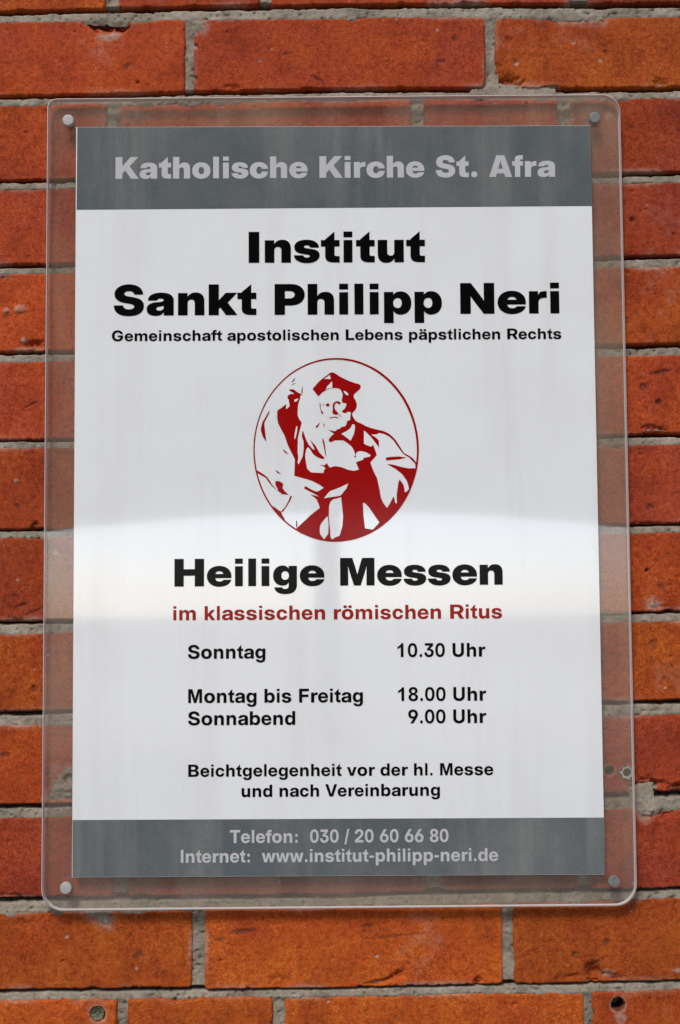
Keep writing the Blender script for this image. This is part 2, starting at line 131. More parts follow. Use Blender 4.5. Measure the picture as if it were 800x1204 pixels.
LINES = [["Katholische Kirche St. Afra",1,"pale",-191.89,187.44,1971.31,1970.75,19.09],
 ["Institut",1,"ink",-77.12,74.41,1897.08,1896.71,27.03],
 ["Sankt Philipp Neri",1,"ink",-192.78,189.08,1851.82,1851.46,26.74],
 ["Gemeinschaft apostolischen Lebens päpstlichen Rechts",0,"ink",-194.35,190.37,1829.73,1829.27,9.28],
 ["Heilige Messen",1,"ink",-140.39,137.24,1619.68,1619.59,23.37],
 ["im klassischen römischen Ritus",0,"red",-141.27,136.26,1591.22,1591.2,11.89],
 ["Sonntag",0,"ink",-128.89,-63.61,1558.85,1558.73,11.56],
 ["10.30 Uhr",0,"ink",47.67,121.76,1559.18,1559.14,11.56],
 ["Montag bis Freitag",0,"ink",-128.63,18.3,1521.85,1521.58,11.58],
 ["18.00 Uhr",0,"ink",47.91,121.98,1522.38,1522.28,11.51],
 ["Sonnabend",0,"ink",-128.68,-38.69,1503.27,1503.14,11.48],
 ["9.00 Uhr",0,"ink",56.23,121.73,1503.68,1503.69,11.49],
 ["Beichtgelegenheit vor der hl. Messe",0,"ink",-128.56,127.06,1460.44,1460.34,10.16],
 ["und nach Vereinbarung",0,"ink",-83.84,82.2,1443.41,1443.5,10.14],
 ["Telefon:  030 / 20 60 66 80",0,"pale",-93.62,88.88,1405.49,1405.27,10.79],
 ["Internet:  www.institut-philipp-neri.de",0,"pale",-134.64,130.12,1389.51,1389.41,10.63]]
EMBLEM = {"ring":[[675,17346,673,17304,669,17263,664,17222,657,17182,648,17142,636,17103,624,17064,609,17026,593,16989,575,16954,555,16919,534,16885,511,16853,487,16822,461,16793,434,16765,406,16738,376,16714,346,16691,314,16670,282,16651,249,16633,215,16618,180,16605,145,16593,109,16584,73,16577,37,16572,0,16569,-36,16568,-73,16569,-109,16572,-146,16578,-182,16585,-217,16595,-252,16607,-287,16621,-321,16636,-354,16654,-386,16674,-417,16695,-447,16719,-476,16744,-504,16770,-531,16799,-556,16829,-580,16860,-602,16893,-623,16926,-642,16962,-659,16998,-675,17035,-689,17073,-701,17112,-711,17151,-720,17191,-726,17232,-731,17272,-733,17313,-734,17355,-733,17396,-730,17437,-725,17477,-718,17518,-709,17558,-699,17597,-686,17636,-672,17674,-656,17711,-639,17748,-619,17783,-598,17817,-576,17849,-552,17881,-526,17910,-499,17939,-471,17966,-442,17991,-412,18014,-380,18036,-348,18055,-314,18073,-280,18089,-245,18103,-210,18114,-174,18124,-137,18132,-101,18137,-64,18140,-27,18141,10,18140,47,18137,84,18132,121,18124,157,18114,192,18102,227,18088,261,18072,295,18054,327,18034,359,18013,389,17989,419,17963,447,17936,473,17907,499,17877,523,17845,545,17812,566,17778,585,17742,602,17706,618,17668,631,17630,643,17590,653,17550,661,17510,668,17469,672,17428,674,17387],[657,17346,656,17305,653,17265,648,17225,641,17185,632,17146,622,17108,610,17070,596,17032,580,16996,563,16961,544,16926,523,16893,501,16861,477,16831,452,16801,426,16774,398,16748,370,16723,340,16701,309,16680,277,16661,244,16644,211,16628,177,16615,142,16604,107,16595,72,16588,36,16583,0,16580,-36,16579,-72,16580,-108,16584,-144,16589,-179,16597,-214,16607,-249,16618,-282,16632,-316,16648,-348,16665,-380,16685,-410,16706,-440,16729,-468,16753,-496,16780,-522,16808,-546,16837,-570,16868,-592,16900,-612,16933,-631,16968,-648,17003,-663,17040,-677,17077,-689,17115,-699,17154,-708,17194,-714,17233,-719,17274,-722,17314,-723,17354,-722,17395,-719,17435,-714,17476,-708,17516,-699,17555,-689,17594,-677,17632,-663,17670,-647,17707,-630,17742,-611,17777,-590,17810,-568,17843,-544,17874,-519,17903,-492,17931,-465,17957,-436,17982,-406,18005,-374,18026,-342,18045,-309,18062,-276,18077,-241,18091,-206,18102,-171,18111,-135,18118,-99,18123,-63,18126,-27,18126,10,18125,46,18121,81,18115,117,18108,152,18098,187,18086,221,18072,254,18056,286,18038,318,18018,348,17997,378,17973,406,17948,434,17922,459,17893,484,17864,507,17833,529,17801,549,17767,567,17732,584,17697,599,17660,613,17623,625,17584,635,17546,643,17506,649,17466,654,17426,656,17386]],"disc":[664,17346,662,17295,657,17244,649,17194,638,17145,624,17096,608,17049,589,17003,567,16958,542,16915,516,16874,486,16835,455,16799,422,16764,386,16732,349,16703,311,16677,270,16653,229,16633,187,16615,143,16601,99,16589,54,16582,9,16577,-36,16575,-81,16577,-126,16583,-171,16591,-215,16603,-258,16618,-301,16636,-342,16657,-382,16681,-420,16708,-457,16738,-492,16770,-525,16805,-555,16842,-584,16881,-610,16923,-634,16966,-656,17011,-674,17057,-690,17104,-703,17153,-713,17203,-721,17253,-725,17304,-726,17354,-725,17405,-720,17456,-713,17506,-702,17556,-689,17605,-673,17652,-654,17699,-632,17744,-608,17787,-581,17829,-552,17868,-521,17905,-488,17940,-452,17972,-415,18002,-376,18029,-336,18053,-294,18074,-251,18091,-207,18106,-163,18117,-118,18126,-72,18130,-27,18132,19,18130,64,18124,109,18116,154,18104,197,18089,240,18070,281,18049,322,18024,360,17997,397,17967,432,17934,465,17899,496,17861,524,17822,550,17780,574,17736,595,17691,614,17644,629,17596,642,17547,652,17498,659,17447,663,17397],"body":[-227,17873,-220,17885,-217,17889,-214,17893,-207,17899,-203,17903,-197,17911,-182,17928,-174,17937,-165,17945,-147,17960,-138,17968,-129,17974,-111,17987,-102,17993,-97,17997,-88,18005,-83,18009,-80,18011,-72,18015,-69,18016,-63,18016,-52,18016,-47,18015,-42,18013,-33,18008,-29,18005,-22,18000,-7,17989,0,17984,11,17978,33,17967,43,17961,54,17956,76,17946,87,17941,98,17937,120,17929,130,17925,139,17922,158,17918,166,17915,170,17913,177,17907,181,17904,182,17900,183,17893,184,17889,182,17884,179,17875,177,17870,169,17863,153,17850,145,17843,139,17838,129,17828,124,17823,124,17818,124,17807,124,17801,127,17795,134,17782,138,17776,141,17768,147,17751,149,17743,149,17736,148,17721,147,17714,144,17707,138,17695,134,17688,129,17683,118,17673,113,17669,112,17664,109,17656,109,17652,111,17646,115,17635,118,17630,122,17623,131,17608,136,17601,148,17593,173,17578,186,17571,197,17567,229,17554,150,17591,190,17569,204,17562,218,17556,245,17545,258,17540,274,17535,306,17526,321,17522,333,17519,355,17515,367,17512,378,17508,400,17498,412,17493,421,17486,439,17472,448,17465,454,17458,468,17443,475,17435,484,17423,501,17396,510,17382,519,17367,537,17338,546,17324,557,17316,580,17303,591,17297,599,17292,615,17281,623,17274,631,17264,648,17242,656,17231,655,17222,652,17203,651,17194,649,17185,645,17167,643,17157,641,17148,636,17130,634,17121,631,17112,626,17094,623,17085,620,17076,614,17059,610,17050,607,17042,600,17024,597,17016,593,17007,585,16991,581,16982,577,16974,569,16958,564,16949,560,16941,551,16926,546,16918,541,16910,532,16895,527,16887,522,16879,511,16865,506,16857,500,16850,489,16836,484,16829,478,16822,466,16808,461,16801,454,16795,442,16782,436,16775,430,16769,417,16757,411,16751,404,16745,391,16733,384,16728,377,16722,363,16711,357,16706,350,16701,335,16691,328,16686,321,16681,306,16672,299,16667,291,16663,276,16654,269,16650,261,16646,246,16638,238,16634,230,16631,215,16624,207,16621,199,16618,183,16612,175,16609,167,16606,151,16601,143,16598,135,16596,118,16592,110,16590,102,16588,85,16585,77,16583,69,16582,52,16579,44,16578,35,16577,18,16576,10,16575,2,16574,-15,16574,-24,16573,-32,16573,-49,16574,-57,16574,-66,16574,-82,16576,-91,16576,-99,16577,-116,16579,-124,16580,-133,16582,-149,16585,-157,16586,-166,16588,-182,16592,-190,16594,-198,16596,-215,16601,-223,16603,-231,16606,-247,16611,-255,16614,-263,16617,-279,16624,-287,16627,-294,16631,-310,16638,-318,16642,-325,16646,-340,16654,-348,16658,-355,16662,-378,16676,-325,16725,-307,16742,-290,16757,-256,16789,-239,16804,-222,16817,-171,16856,-178,16878,-180,16886,-184,16896,-192,16916,-196,16926,-201,16931,-211,16941,-216,16947,-225,16952,-252,16970,-225,16965,-216,16963,-206,16960,-175,16952,-206,16970,-216,16976,-229,16983,-256,16997,-269,17004,-279,17009,-306,17025,-292,17043,-272,17031,-265,17026,-253,17020,-228,17006,-216,17000,-208,16998,-192,16997,-184,16998,-172,17005,-136,17027,-168,17050,-180,17058,-195,17066,-227,17082,-242,17089,-258,17094,-290,17104,-306,17108,-326,17114,-387,17132,-385,17155,-385,17165,-384,17191,-382,17245,-382,17271,-387,17284,-398,17306,-404,17319,-413,17336,-431,17373,-440,17391,-447,17411,-460,17452,-467,17472,-474,17486,-487,17511,-494,17523,-501,17537,-515,17565,-522,17578,-525,17591,-529,17616,-531,17629,-531,17644,-530,17676,-529,17691,-520,17698,-502,17709,-493,17715,-483,17723,-452,17747,-457,17706,-443,17709,-439,17711,-435,17716,-426,17727,-423,17733,-424,17740,-428,17753,-429,17760,-430,17766,-431,17777,-431,17783,-434,17787,-440,17793,-443,17797,-442,17803,-440,17814,-438,17820,-433,17823,-421,17830,-415,17833,-408,17833,-384,17833,-391,17840,-393,17843,-401,17847,-417,17856,-424,17861,-425,17864,-427,17873,-398,17873,-388,17872,-380,17866,-364,17853,-357,17847,-349,17843,-333,17836,-325,17832,-323,17830,-318,17824,-330,17817,-334,17814,-334,17811,-333,17803,-333,17799,-335,17791,-341,17776,-343,17769,-346,17761,-350,17745,-352,17736,-354,17716,-356,17675,-357,17656,-354,17646,-347,17627,-344,17618,-338,17610,-327,17594,-322,17586,-325,17574,-331,17549,-335,17535,-340,17516,-350,17475,-355,17453,-356,17425,-358,17365,-358,17338,-357,17324,-354,17302,-353,17290,-354,17279,-357,17256,-359,17246,-357,17241,-350,17228,-336,17254,-332,17263,-327,17272,-318,17290,-314,17300,-312,17315,-308,17347,-306,17363,-306,17379,-307,17411,-307,17426,-311,17437,-318,17457,-321,17468,-321,17478,-318,17498,-317,17508,-315,17510,-309,17515,-302,17490,-299,17481,-295,17469,-286,17443,-281,17431,-276,17421,-265,17401,-259,17392,-251,17383,-235,17366,-228,17358,-224,17356,-213,17351,-220,17373,-223,17381,-230,17395,-251,17440,-220,17405,-209,17394,-200,17378,-182,17346,-173,17330,-162,17318,-126,17282,-141,17275,-147,17273,-155,17276,-173,17282,-183,17285,-193,17292,-213,17305,-223,17312,-229,17321,-240,17340,-246,17348,-251,17356,-268,17376,-278,17366,-282,17362,-285,17351,-291,17329,-293,17317,-293,17306,-292,17283,-291,17271,-288,17251,-281,17210,-277,17191,-269,17182,-251,17166,-240,17159,-216,17157,-138,17154,-135,17174,-133,17180,-130,17183,-120,17193,-133,17207,-138,17212,-147,17215,-174,17224,-137,17221,-125,17221,-121,17226,-110,17241,-100,17222,-97,17216,-94,17212,-87,17204,-83,17200,-72,17203,-50,17210,-38,17212,-24,17210,6,17204,20,17201,34,17196,61,17184,74,17179,86,17177,108,17173,120,17171,131,17173,163,17181,138,17244,162,17252,170,17255,178,17258,192,17263,199,17265,200,17269,202,17280,246,17289,259,17292,261,17295,263,17301,263,17305,255,17310,238,17322,229,17327,218,17331,196,17337,185,17339,176,17338,160,17336,153,17334,149,17331,142,17323,139,17318,139,17309,139,17281,113,17301,136,17294,128,17327,125,17337,120,17348,109,17368,102,17378,92,17388,69,17406,58,17415,51,17419,38,17427,30,17431,14,17432,-20,17432,-36,17432,-47,17428,-78,17414,-96,17434,-82,17455,-77,17461,-70,17468,-47,17489,-97,17525,-79,17520,-72,17518,-65,17516,-49,17512,-41,17510,-32,17516,-5,17534,-6,17525,13,17542,19,17547,24,17549,35,17550,41,17550,45,17553,53,17558,57,17562,59,17570,64,17588,67,17597,73,17600,86,17605,91,17609,92,17619,93,17641,94,17651,95,17655,98,17661,99,17664,98,17667,94,17673,92,17676,85,17676,63,17676,63,17665,47,17665,42,17666,37,17668,28,17672,24,17674,23,17677,22,17682,23,17685,28,17690,40,17699,45,17704,49,17710,55,17722,58,17729,59,17734,60,17749,35,17753,27,17755,25,17760,22,17771,21,17777,22,17783,25,17796,26,17802,27,17809,29,17821,29,17828,27,17835,20,17850,17,17857,14,17861,7,17870,3,17874,-5,17876,-21,17880,-30,17881,-41,17881,-62,17879,-73,17878,-83,17875,-103,17867,-113,17864,-122,17857,-141,17845,-150,17838,-157,17831,-179,17809],"white":[[-129,17961,-80,17993,-71,17960],[-115,17868,-105,17891,-102,17898,-98,17902,-88,17909,-84,17913,-80,17919,-71,17930,-67,17935,-65,17936,-60,17935,-59,17883,-80,17879,-88,17878,-95,17876],[36,17857,49,17854,54,17853,60,17848,72,17837,77,17831,77,17827,75,17817,64,17820,61,17822,56,17826,47,17834,43,17839,41,17843],[-367,17556,-358,17554,-360,17527,-361,17517,-363,17504,-369,17477,-372,17464,-374,17459,-379,17445,-384,17449,-385,17451,-384,17462,-382,17487,-380,17500,-377,17514],[15,17488,55,17508,67,17515,75,17521,88,17532,95,17538,99,17545,105,17560,109,17567,113,17568,127,17568,132,17552,133,17546,131,17532,126,17502,123,17488,116,17473,94,17428,64,17452,54,17460,44,17468],[208,17512,208,17428,208,17403,215,17397,231,17390,239,17387,247,17384,263,17378,270,17376,274,17380,286,17394,310,17325,316,17303,303,17287,275,17256,262,17241,267,17223,280,17186,287,17168,295,17152,310,17120,318,17104,322,17084,331,17043,335,17023,339,17002,345,16961,348,16943,351,16935,355,16924,357,16918,360,16912,367,16898,371,16891,378,16881,399,16852,422,16888,429,16900,436,16913,457,16951,462,16936,464,16931,465,16922,468,16903,470,16894,473,16893,483,16890,482,16941,482,16959,485,16985,493,17040,497,17065,499,17074,508,17094,521,17077,526,17071,530,17065,539,17051,543,17043,546,17030,550,17001,552,16988,554,16986,557,16985,560,16986,566,16991,580,17004,586,17010,585,17019,583,17035,581,17044,578,17054,572,17074,568,17085,558,17099,537,17128,526,17142,513,17153,486,17174,472,17185,454,17195,400,17226,441,17223,455,17221,470,17217,502,17208,518,17203,536,17199,572,17191,589,17188,600,17188,620,17190,630,17190,634,17189,644,17184,643,17215,642,17225,636,17232,624,17245,618,17252,611,17259,598,17273,591,17280,581,17286,563,17297,553,17303,547,17309,534,17321,528,17328,519,17340,501,17365,492,17378,484,17390,469,17414,461,17426,451,17435,431,17454,420,17462,409,17468,387,17479,376,17484,365,17486,345,17490,335,17492,330,17489,321,17483,316,17480,305,17480,271,17479,295,17464,303,17459,311,17452,327,17437,334,17429,335,17414,336,17366,311,17402,302,17413,293,17425,276,17448,266,17459,254,17472,230,17497,218,17509,215,17510],[-136,16938,-98,16983,-85,16997,-72,17003,-47,17011,-35,17016,-24,17020,-1,17029,11,17034,26,17041,71,17062,59,17030,55,17019,42,17005,17,16974,3,16960,-13,16956,-46,16952,-63,16950,-81,16947],[-93,16758,-95,16781,-94,16804,-93,16849,-92,16870,-89,16880,-83,16898,-80,16907,-75,16912,-64,16922,-58,16927,-50,16929,-34,16933,-26,16934,-17,16937,10,16946,15,16896,17,16879,19,16855,24,16805,26,16780,24,16758,20,16712,17,16690,11,16672,0,16636,-6,16619,-14,16615,-29,16610,-37,16607,-45,16602,-69,16587,-79,16604,-82,16611,-83,16630,-85,16670,-87,16691,-89,16713],[-107,16787,-100,16742,-98,16726,-99,16704,-100,16659,-101,16638,-109,16625,-137,16590,-163,16625,-171,16637,-172,16651,-172,16678,-172,16691,-169,16700,-162,16718,-157,16728,-145,16742],[195,16895,205,16896,209,16896,217,16888,235,16869,244,16860,254,16845,274,16816,284,16801,296,16783,333,16730,292,16684,278,16670,262,16671,211,16680,203,16754,200,16780,199,16808],[-384,17783,-364,17791,-357,17793,-355,17792,-350,17787,-365,17770,-370,17765,-373,17765,-382,17766]],"red":[[392,17281,419,17286,429,17288,448,17289,489,17290,509,17291,525,17288,573,17280,525,17269,508,17265,481,17263,396,17256],[-596,17693,-607,17676,-611,17670,-617,17660,-628,17639,-634,17629,-640,17620,-651,17602,-656,17592,-660,17578,-667,17548,-670,17535,-670,17531,-670,17527,-670,17523,-667,17512,-660,17487,-656,17474,-649,17461,-625,17423,-628,17461,-630,17475,-632,17492,-636,17529,-638,17546,-639,17556,-640,17574,-640,17583,-640,17586,-639,17590,-638,17593,-634,17601,-625,17619,-620,17627,-615,17637,-605,17656,-601,17665,-599,17672],[-485,17355,-472,17351,-467,17349,-459,17341,-433,17315,-455,17324,-463,17328,-468,17334],[-549,17184,-536,17176,-531,17173,-523,17166,-497,17146,-523,17154,-531,17157,-536,17164],[-710,17183,-671,17161,-658,17153,-649,17147,-631,17133,-622,17127,-616,17119,-605,17104,-599,17096,-592,17085,-579,17062,-572,17051,-562,17040,-530,17008,-565,17034,-576,17042,-586,17055,-604,17080,-612,17091,-617,17098,-626,17111,-631,17117,-641,17122,-661,17134,-671,17139,-678,17143,-691,17150,-697,17154,-701,17161],[-548,17087,-525,17087,-518,17087,-510,17083,-494,17075,-487,17071,-485,17067,-483,17059,-482,17055,-483,17048,-487,17035,-488,17028,-483,17021,-473,17007,-468,17000,-460,16993,-435,16970,-477,16974,-491,16976,-501,16984,-532,17008,-525,17014,-542,17045,-547,17055,-548,17063],[-419,16964,-407,16957,-416,16935,-419,16927,-426,16915,-440,16891,-447,16878,-457,16865,-487,16824,-500,16829,-470,16862,-460,16874,-454,16885,-443,16908,-437,16919,-433,16930],[-373,16747,-364,16747,-364,16692,-373,16695],[-573,16879,-542,16855,-532,16847,-524,16842,-509,16832,-501,16827,-497,16818,-491,16801,-487,16792,-479,16779,-456,16738,-486,16759,-496,16766,-508,16779,-530,16806,-541,16820,-549,16835],[-119,17739,-104,17749,-99,17751,-95,17750,-81,17744,-87,17731,-89,17727,-92,17725,-100,17723,-103,17723,-106,17725,-111,17730,-114,17732,-115,17734],[-142,17741,-134,17743,-134,17730,-138,17731,-139,17732,-140,17734],[-168,17757,-162,17751,-161,17748,-160,17737,-160,17713,-159,17701,-154,17693,-142,17676,-137,17668,-138,17665,-143,17656,-150,17662,-153,17665,-155,17672,-159,17686,-161,17694,-163,17701,-166,17716,-168,17723,-168,17732],[-89,17622,-76,17629,-71,17631,-65,17632,-52,17635,-45,17636,-37,17635,-21,17632,-14,17631,-12,17628,-8,17620,-15,17623,-17,17624,-25,17625,-41,17628,-49,17629,-57,17627,-74,17624,-81,17622,-84,17622],[-9,17656,2,17651,5,17648,8,17643,18,17627,11,17632,9,17635,4,17640],[-164,17589,-171,17575,-173,17569,-177,17562,-190,17539,-206,17548,-192,17562,-187,17566,-182,17572],[-142,17589,-133,17572,-130,17566,-128,17561,-124,17546,-134,17557,-137,17561,-138,17568],[-59,17668,-60,17672,-59,17678,-57,17693,-56,17700,-56,17708,-57,17722,-58,17729,-56,17735,-53,17746,-51,17751,-47,17755,-38,17761,-34,17764,-28,17766,-15,17768,-9,17768,-4,17766,7,17759,11,17756,11,17753,10,17744,-1,17742,-5,17742,-8,17744,-14,17749,-17,17751,-21,17752,-30,17754,-37,17741,-39,17737,-40,17730,-41,17718,-41,17711,-39,17706,-34,17695,-31,17689,-25,17683,-8,17664,-14,17654,-17,17651,-22,17652,-33,17652,-38,17653,-43,17655,-52,17658,-56,17660,-57,17663],[-147,17455,-136,17436,-132,17429,-129,17415,-124,17385,-122,17370,-120,17352,-115,17296,-121,17308,-124,17313,-126,17326,-130,17356,-132,17371,-136,17384,-142,17412,-145,17425,-146,17433],[-375,17970,-381,17957,-384,17952,-387,17947,-399,17932,-404,17939,-392,17956,-388,17961,-385,17964],[-411,17905,-401,17916,-397,17920,-388,17922,-361,17928,-385,17919,-392,17917,-397,17914],[-315,17908,-313,17882,-312,17874,-313,17864,-317,17833,-323,17840,-324,17843,-323,17851,-321,17869,-319,17878,-318,17886]]}

# ------------------------------------------------------------------ helpers
def empty(name, loc, label, cat, group=None):
    o = bpy.data.objects.new(name, None)
    C.objects.link(o)
    o.location = loc
    o['label'] = label
    o['category'] = cat
    if group:
        o['group'] = group
    return o


def link_mesh(name, me, mats, parent=None):
    for m in (mats if isinstance(mats, (list, tuple)) else [mats]):
        me.materials.append(m)
    o = bpy.data.objects.new(name, me)
    C.objects.link(o)
    if parent:
        o.parent = parent
        o.location = -parent.location      # meshes are given in world coordinates
    return o


def bm_obj(name, bm, mats, parent=None, smooth=False):
    me = bpy.data.meshes.new(name)
    bm.to_mesh(me)
    bm.free()
    if smooth:
        for p in me.polygons:
            p.use_smooth = True
    return link_mesh(name, me, mats, parent)


def add_box(bm, x0, x1, y0, y1, z0, z1, mat=0):
    v = [bm.verts.new(p) for p in ((x0, y0, z0), (x1, y0, z0), (x1, y1, z0), (x0, y1, z0),
                                   (x0, y0, z1), (x1, y0, z1), (x1, y1, z1), (x0, y1, z1))]
    for f in ((0, 3, 2, 1), (4, 5, 6, 7), (0, 1, 5, 4), (1, 2, 6, 5), (2, 3, 7, 6), (3, 0, 4, 7)):
        bm.faces.new([v[i] for i in f]).material_index = mat


def prism(bm, outline, y_front, y_back, mat_front=0, mat_side=0):
    """outline: (x, z) points seen from the front; front faces -Y"""
    a = [bm.verts.new((x, y_front, z)) for x, z in outline]
    b = [bm.verts.new((x, y_back, z)) for x, z in outline]
    n = len(a)
    f1 = bm.faces.new(a)
    f2 = bm.faces.new(b[::-1])
    f1.material_index = f2.material_index = mat_front
    for i in range(n):
        bm.faces.new((a[i], b[i], b[(i + 1) % n], a[(i + 1) % n])).material_index = mat_side
    bmesh.ops.recalc_face_normals(bm, faces=bm.faces)


def add_fill(bm, loops, y, mat=0):
    """flat sheet facing -Y from an outer loop and hole loops of (x, z), filled by the non-zero winding rule"""
    K = 1000.0
    vin, ein = [], []
    for lp in loops:
        s0 = len(vin)
        for x, z in lp:
            vin.append(Vector((x * K, z * K)))
        ein += [(s0 + i, s0 + (i + 1) % len(lp)) for i in range(len(lp))]
    cx = sum(p.x for p in vin) / len(vin)
    cz = sum(p.y for p in vin) / len(vin)
    vin = [Vector((p.x - cx, p.y - cz)) for p in vin]
    segs = np.array([(vin[i].x, vin[i].y, vin[j].x, vin[j].y) for i, j in ein])
    vo, eo, fo, _, _, _ = geometry.delaunay_2d_cdt(vin, ein, [], 0, 1e-5)
    vs = [None] * len(vo)
    for f in fo:
        mx = sum(vo[i].x for i in f) / len(f)
        mz = sum(vo[i].y for i in f) / len(f)
        cross = (segs[:, 1] > mz) != (segs[:, 3] > mz)
        sg = segs[cross]
        xi = sg[:, 0] + (mz - sg[:, 1]) * (sg[:, 2] - sg[:, 0]) / (sg[:, 3] - sg[:, 1])
        up = np.where(sg[:, 3] > sg[:, 1], 1, -1)
        if up[xi > mx].sum() == 0:
            continue
        for i in f:
            if vs[i] is None:
                vs[i] = bm.verts.new(((vo[i].x + cx) / K, y, (vo[i].y + cz) / K))
        bm.faces.new([vs[i] for i in f]).material_index = mat


def nodes(name):
    m = bpy.data.materials.new(name)
    m.use_nodes = True
    nt = m.node_tree
    nt.nodes.clear()
    out = nt.nodes.new('ShaderNodeOutputMaterial')

    def N(kind, **kw):
        n = nt.nodes.new('ShaderNode' + kind)
        for k, v in kw.items():
            if k in n.inputs.keys():
                n.inputs[k].default_value = v
            else:
                setattr(n, k, v)
        return n

    def L(a, b):
        nt.links.new(a, b)
    return m, out, N, L


def ramp(N, stops):
    r = N('ValToRGB')
    e = r.color_ramp.elements
    while len(e) > 1:
        e.remove(e[-1])
    e[0].position, e[0].color = stops[0][0], stops[0][1]
    for p, c in stops[1:]:
        k = e.new(p)
        k.color = c
    return r


def g(v, a=1):
    return (v, v, v, a)


def plain(name, col, rough=0.5, spec=0.5, noise=0.0, scale=40.0, metallic=0.0):
    m, out, N, L = nodes(name)
    b = N('BsdfPrincipled', Roughness=rough, Metallic=metallic)
    b.inputs['Specular IOR Level'].default_value = spec
    b.inputs['Base Color'].default_value = (*col, 1)
    if noise:
        tc = N('TexCoord')
        n = N('TexNoise', Scale=scale, Detail=6.0)
        L(tc.outputs['Object'], n.inputs['Vector'])
        lo, hi = 1 - noise, 1 + noise
        r = ramp(N, [(0.3, (*[c * lo for c in col], 1)), (0.7, (*[min(1, c * hi) for c in col], 1))])
        L(n.outputs['Fac'], r.inputs['Fac'])
        L(r.outputs['Color'], b.inputs['Base Color'])
    L(b.outputs[0], out.inputs['Surface'])
    return m


# ------------------------------------------------------------------ materials
def mat_brick():
    m, out, N, L = nodes('fired_brick')
    tc = N('TexCoord')
    tone = N('Attribute', attribute_name='tone')
    hue = N('Attribute', attribute_name='hue')
    chalk = N('Attribute', attribute_name='chalk')
    recess_dark = N('Attribute', attribute_name='recess_dark')  # dark colour mask for larger pits and deep drilled holes
    n1 = N('TexNoise', Scale=26.0, Detail=5.0, Roughness=0.6)
    n2 = N('TexNoise', Scale=210.0, Detail=5.0, Roughness=0.65)
    n3 = N('TexNoise', Scale=900.0, Detail=5.0, Roughness=0.8)
    for n in (n1, n2, n3):
        L(tc.outputs['Object'], n.inputs['Vector'])
    mx = ramp(N, [(0.0, (0.30, 0.040, 0.015, 1)), (0.35, (0.33, 0.043, 0.010, 1)), (0.65, (0.36, 0.050, 0.008, 1)), (1.0, (0.40, 0.070, 0.008, 1))])
    nh = N('TexNoise', Scale=14.0, Detail=4.0, Roughness=0.6)
    L(tc.outputs['Object'], nh.inputs['Vector'])
    hv = N('MapRange')
    hv.inputs['From Min'].default_value = 0.3
    hv.inputs['From Max'].default_value = 0.7
    hv.inputs['To Min'].default_value = -0.35
    hv.inputs['To Max'].default_value = 0.35
    L(nh.outputs['Fac'], hv.inputs['Value'])
    ha = N('Math', operation='ADD')
    L(hue.outputs['Fac'], ha.inputs[0])
    L(hv.outputs[0], ha.inputs[1])
    L(ha.outputs[0], mx.inputs['Fac'])
    # mottling
    r1 = ramp(N, [(0.32, (0.66, 0.57, 0.57, 1)), (0.5, g(1)), (0.7, (1.18, 1.42, 1.3, 1))])
    L(n1.outputs['Fac'], r1.inputs['Fac'])
    m1 = N('Mix', data_type='RGBA', blend_type='MULTIPLY')
    m1.inputs['Factor'].default_value = 0.75
    L(mx.outputs['Color'], m1.inputs['A'])
    L(r1.outputs['Color'], m1.inputs['B'])
    r2 = ramp(N, [(0.3, (0.5, 0.45, 0.45, 1)), (0.5, g(1)), (0.7, (1.2, 1.45, 1.5, 1))])
    L(n2.outputs['Fac'], r2.inputs['Fac'])
    m2 = N('Mix', data_type='RGBA', blend_type='MULTIPLY')
    m2.inputs['Factor'].default_value = 0.75
    L(m1.outputs['Result'], m2.inputs['A'])
    L(r2.outputs['Color'], m2.inputs['B'])
    r3 = ramp(N, [(0.3, (0.3, 0.2, 0.2, 1)), (0.5, g(1)), (0.7, (1.5, 2.4, 2.8, 1))])
    L(n3.outputs['Fac'], r3.inputs['Fac'])
    m3 = N('Mix', data_type='RGBA', blend_type='MULTIPLY')
    m3.inputs['Factor'].default_value = 1.0
    L(m2.outputs['Result'], m3.inputs['A'])
    L(r3.outputs['Color'], m3.inputs['B'])
    mt = N('Mix', data_type='RGBA', blend_type='MULTIPLY')
    mt.inputs['Factor'].default_value = 1.0
    L(m3.outputs['Result'], mt.inputs['A'])
    L(tone.outputs['Fac'], mt.inputs['B'])
    # pale lime specks
    v = N('TexVoronoi', Scale=95.0, Randomness=1.0)
    L(tc.outputs['Object'], v.inputs['Vector'])
    rv = ramp(N, [(0.035, g(1)), (0.075, g(0))])
    L(v.outputs['Distance'], rv.inputs['Fac'])
    vs = N('SeparateColor')
    L(v.outputs['Color'], vs.inputs[0])
    pick = N('Math', operation='GREATER_THAN')
    pick.inputs[1].default_value = 0.86
    L(vs.outputs[0], pick.inputs[0])
    sp = N('Math', operation='MULTIPLY')
    L(rv.outputs['Color'], sp.inputs[0])
    L(pick.outputs[0], sp.inputs[1])
    sp2 = N('Math', operation='MULTIPLY')
    L(sp.outputs[0], sp2.inputs[0])
    sp2.inputs[1].default_value = 0.55
    mxs = N('Mix', data_type='RGBA')
    L(sp2.outputs[0], mxs.inputs['Factor'])
    L(mt.outputs['Result'], mxs.inputs['A'])
    mxs.inputs['B'].default_value = (0.42, 0.33, 0.26, 1)
    # dark specks
    v2 = N('TexVoronoi', Scale=130.0, Randomness=1.0)
    L(tc.outputs['Object'], v2.inputs['Vector'])
    rv2 = ramp(N, [(0.05, g(1)), (0.12, g(0))])
    L(v2.outputs['Distance'], rv2.inputs['Fac'])
    vs2 = N('SeparateColor')
    L(v2.outputs['Color'], vs2.inputs[0])
    pick2 = N('Math', operation='GREATER_THAN')
    pick2.inputs[1].default_value = 0.55
    L(vs2.outputs[1], pick2.inputs[0])
    sp3 = N('Math', operation='MULTIPLY')
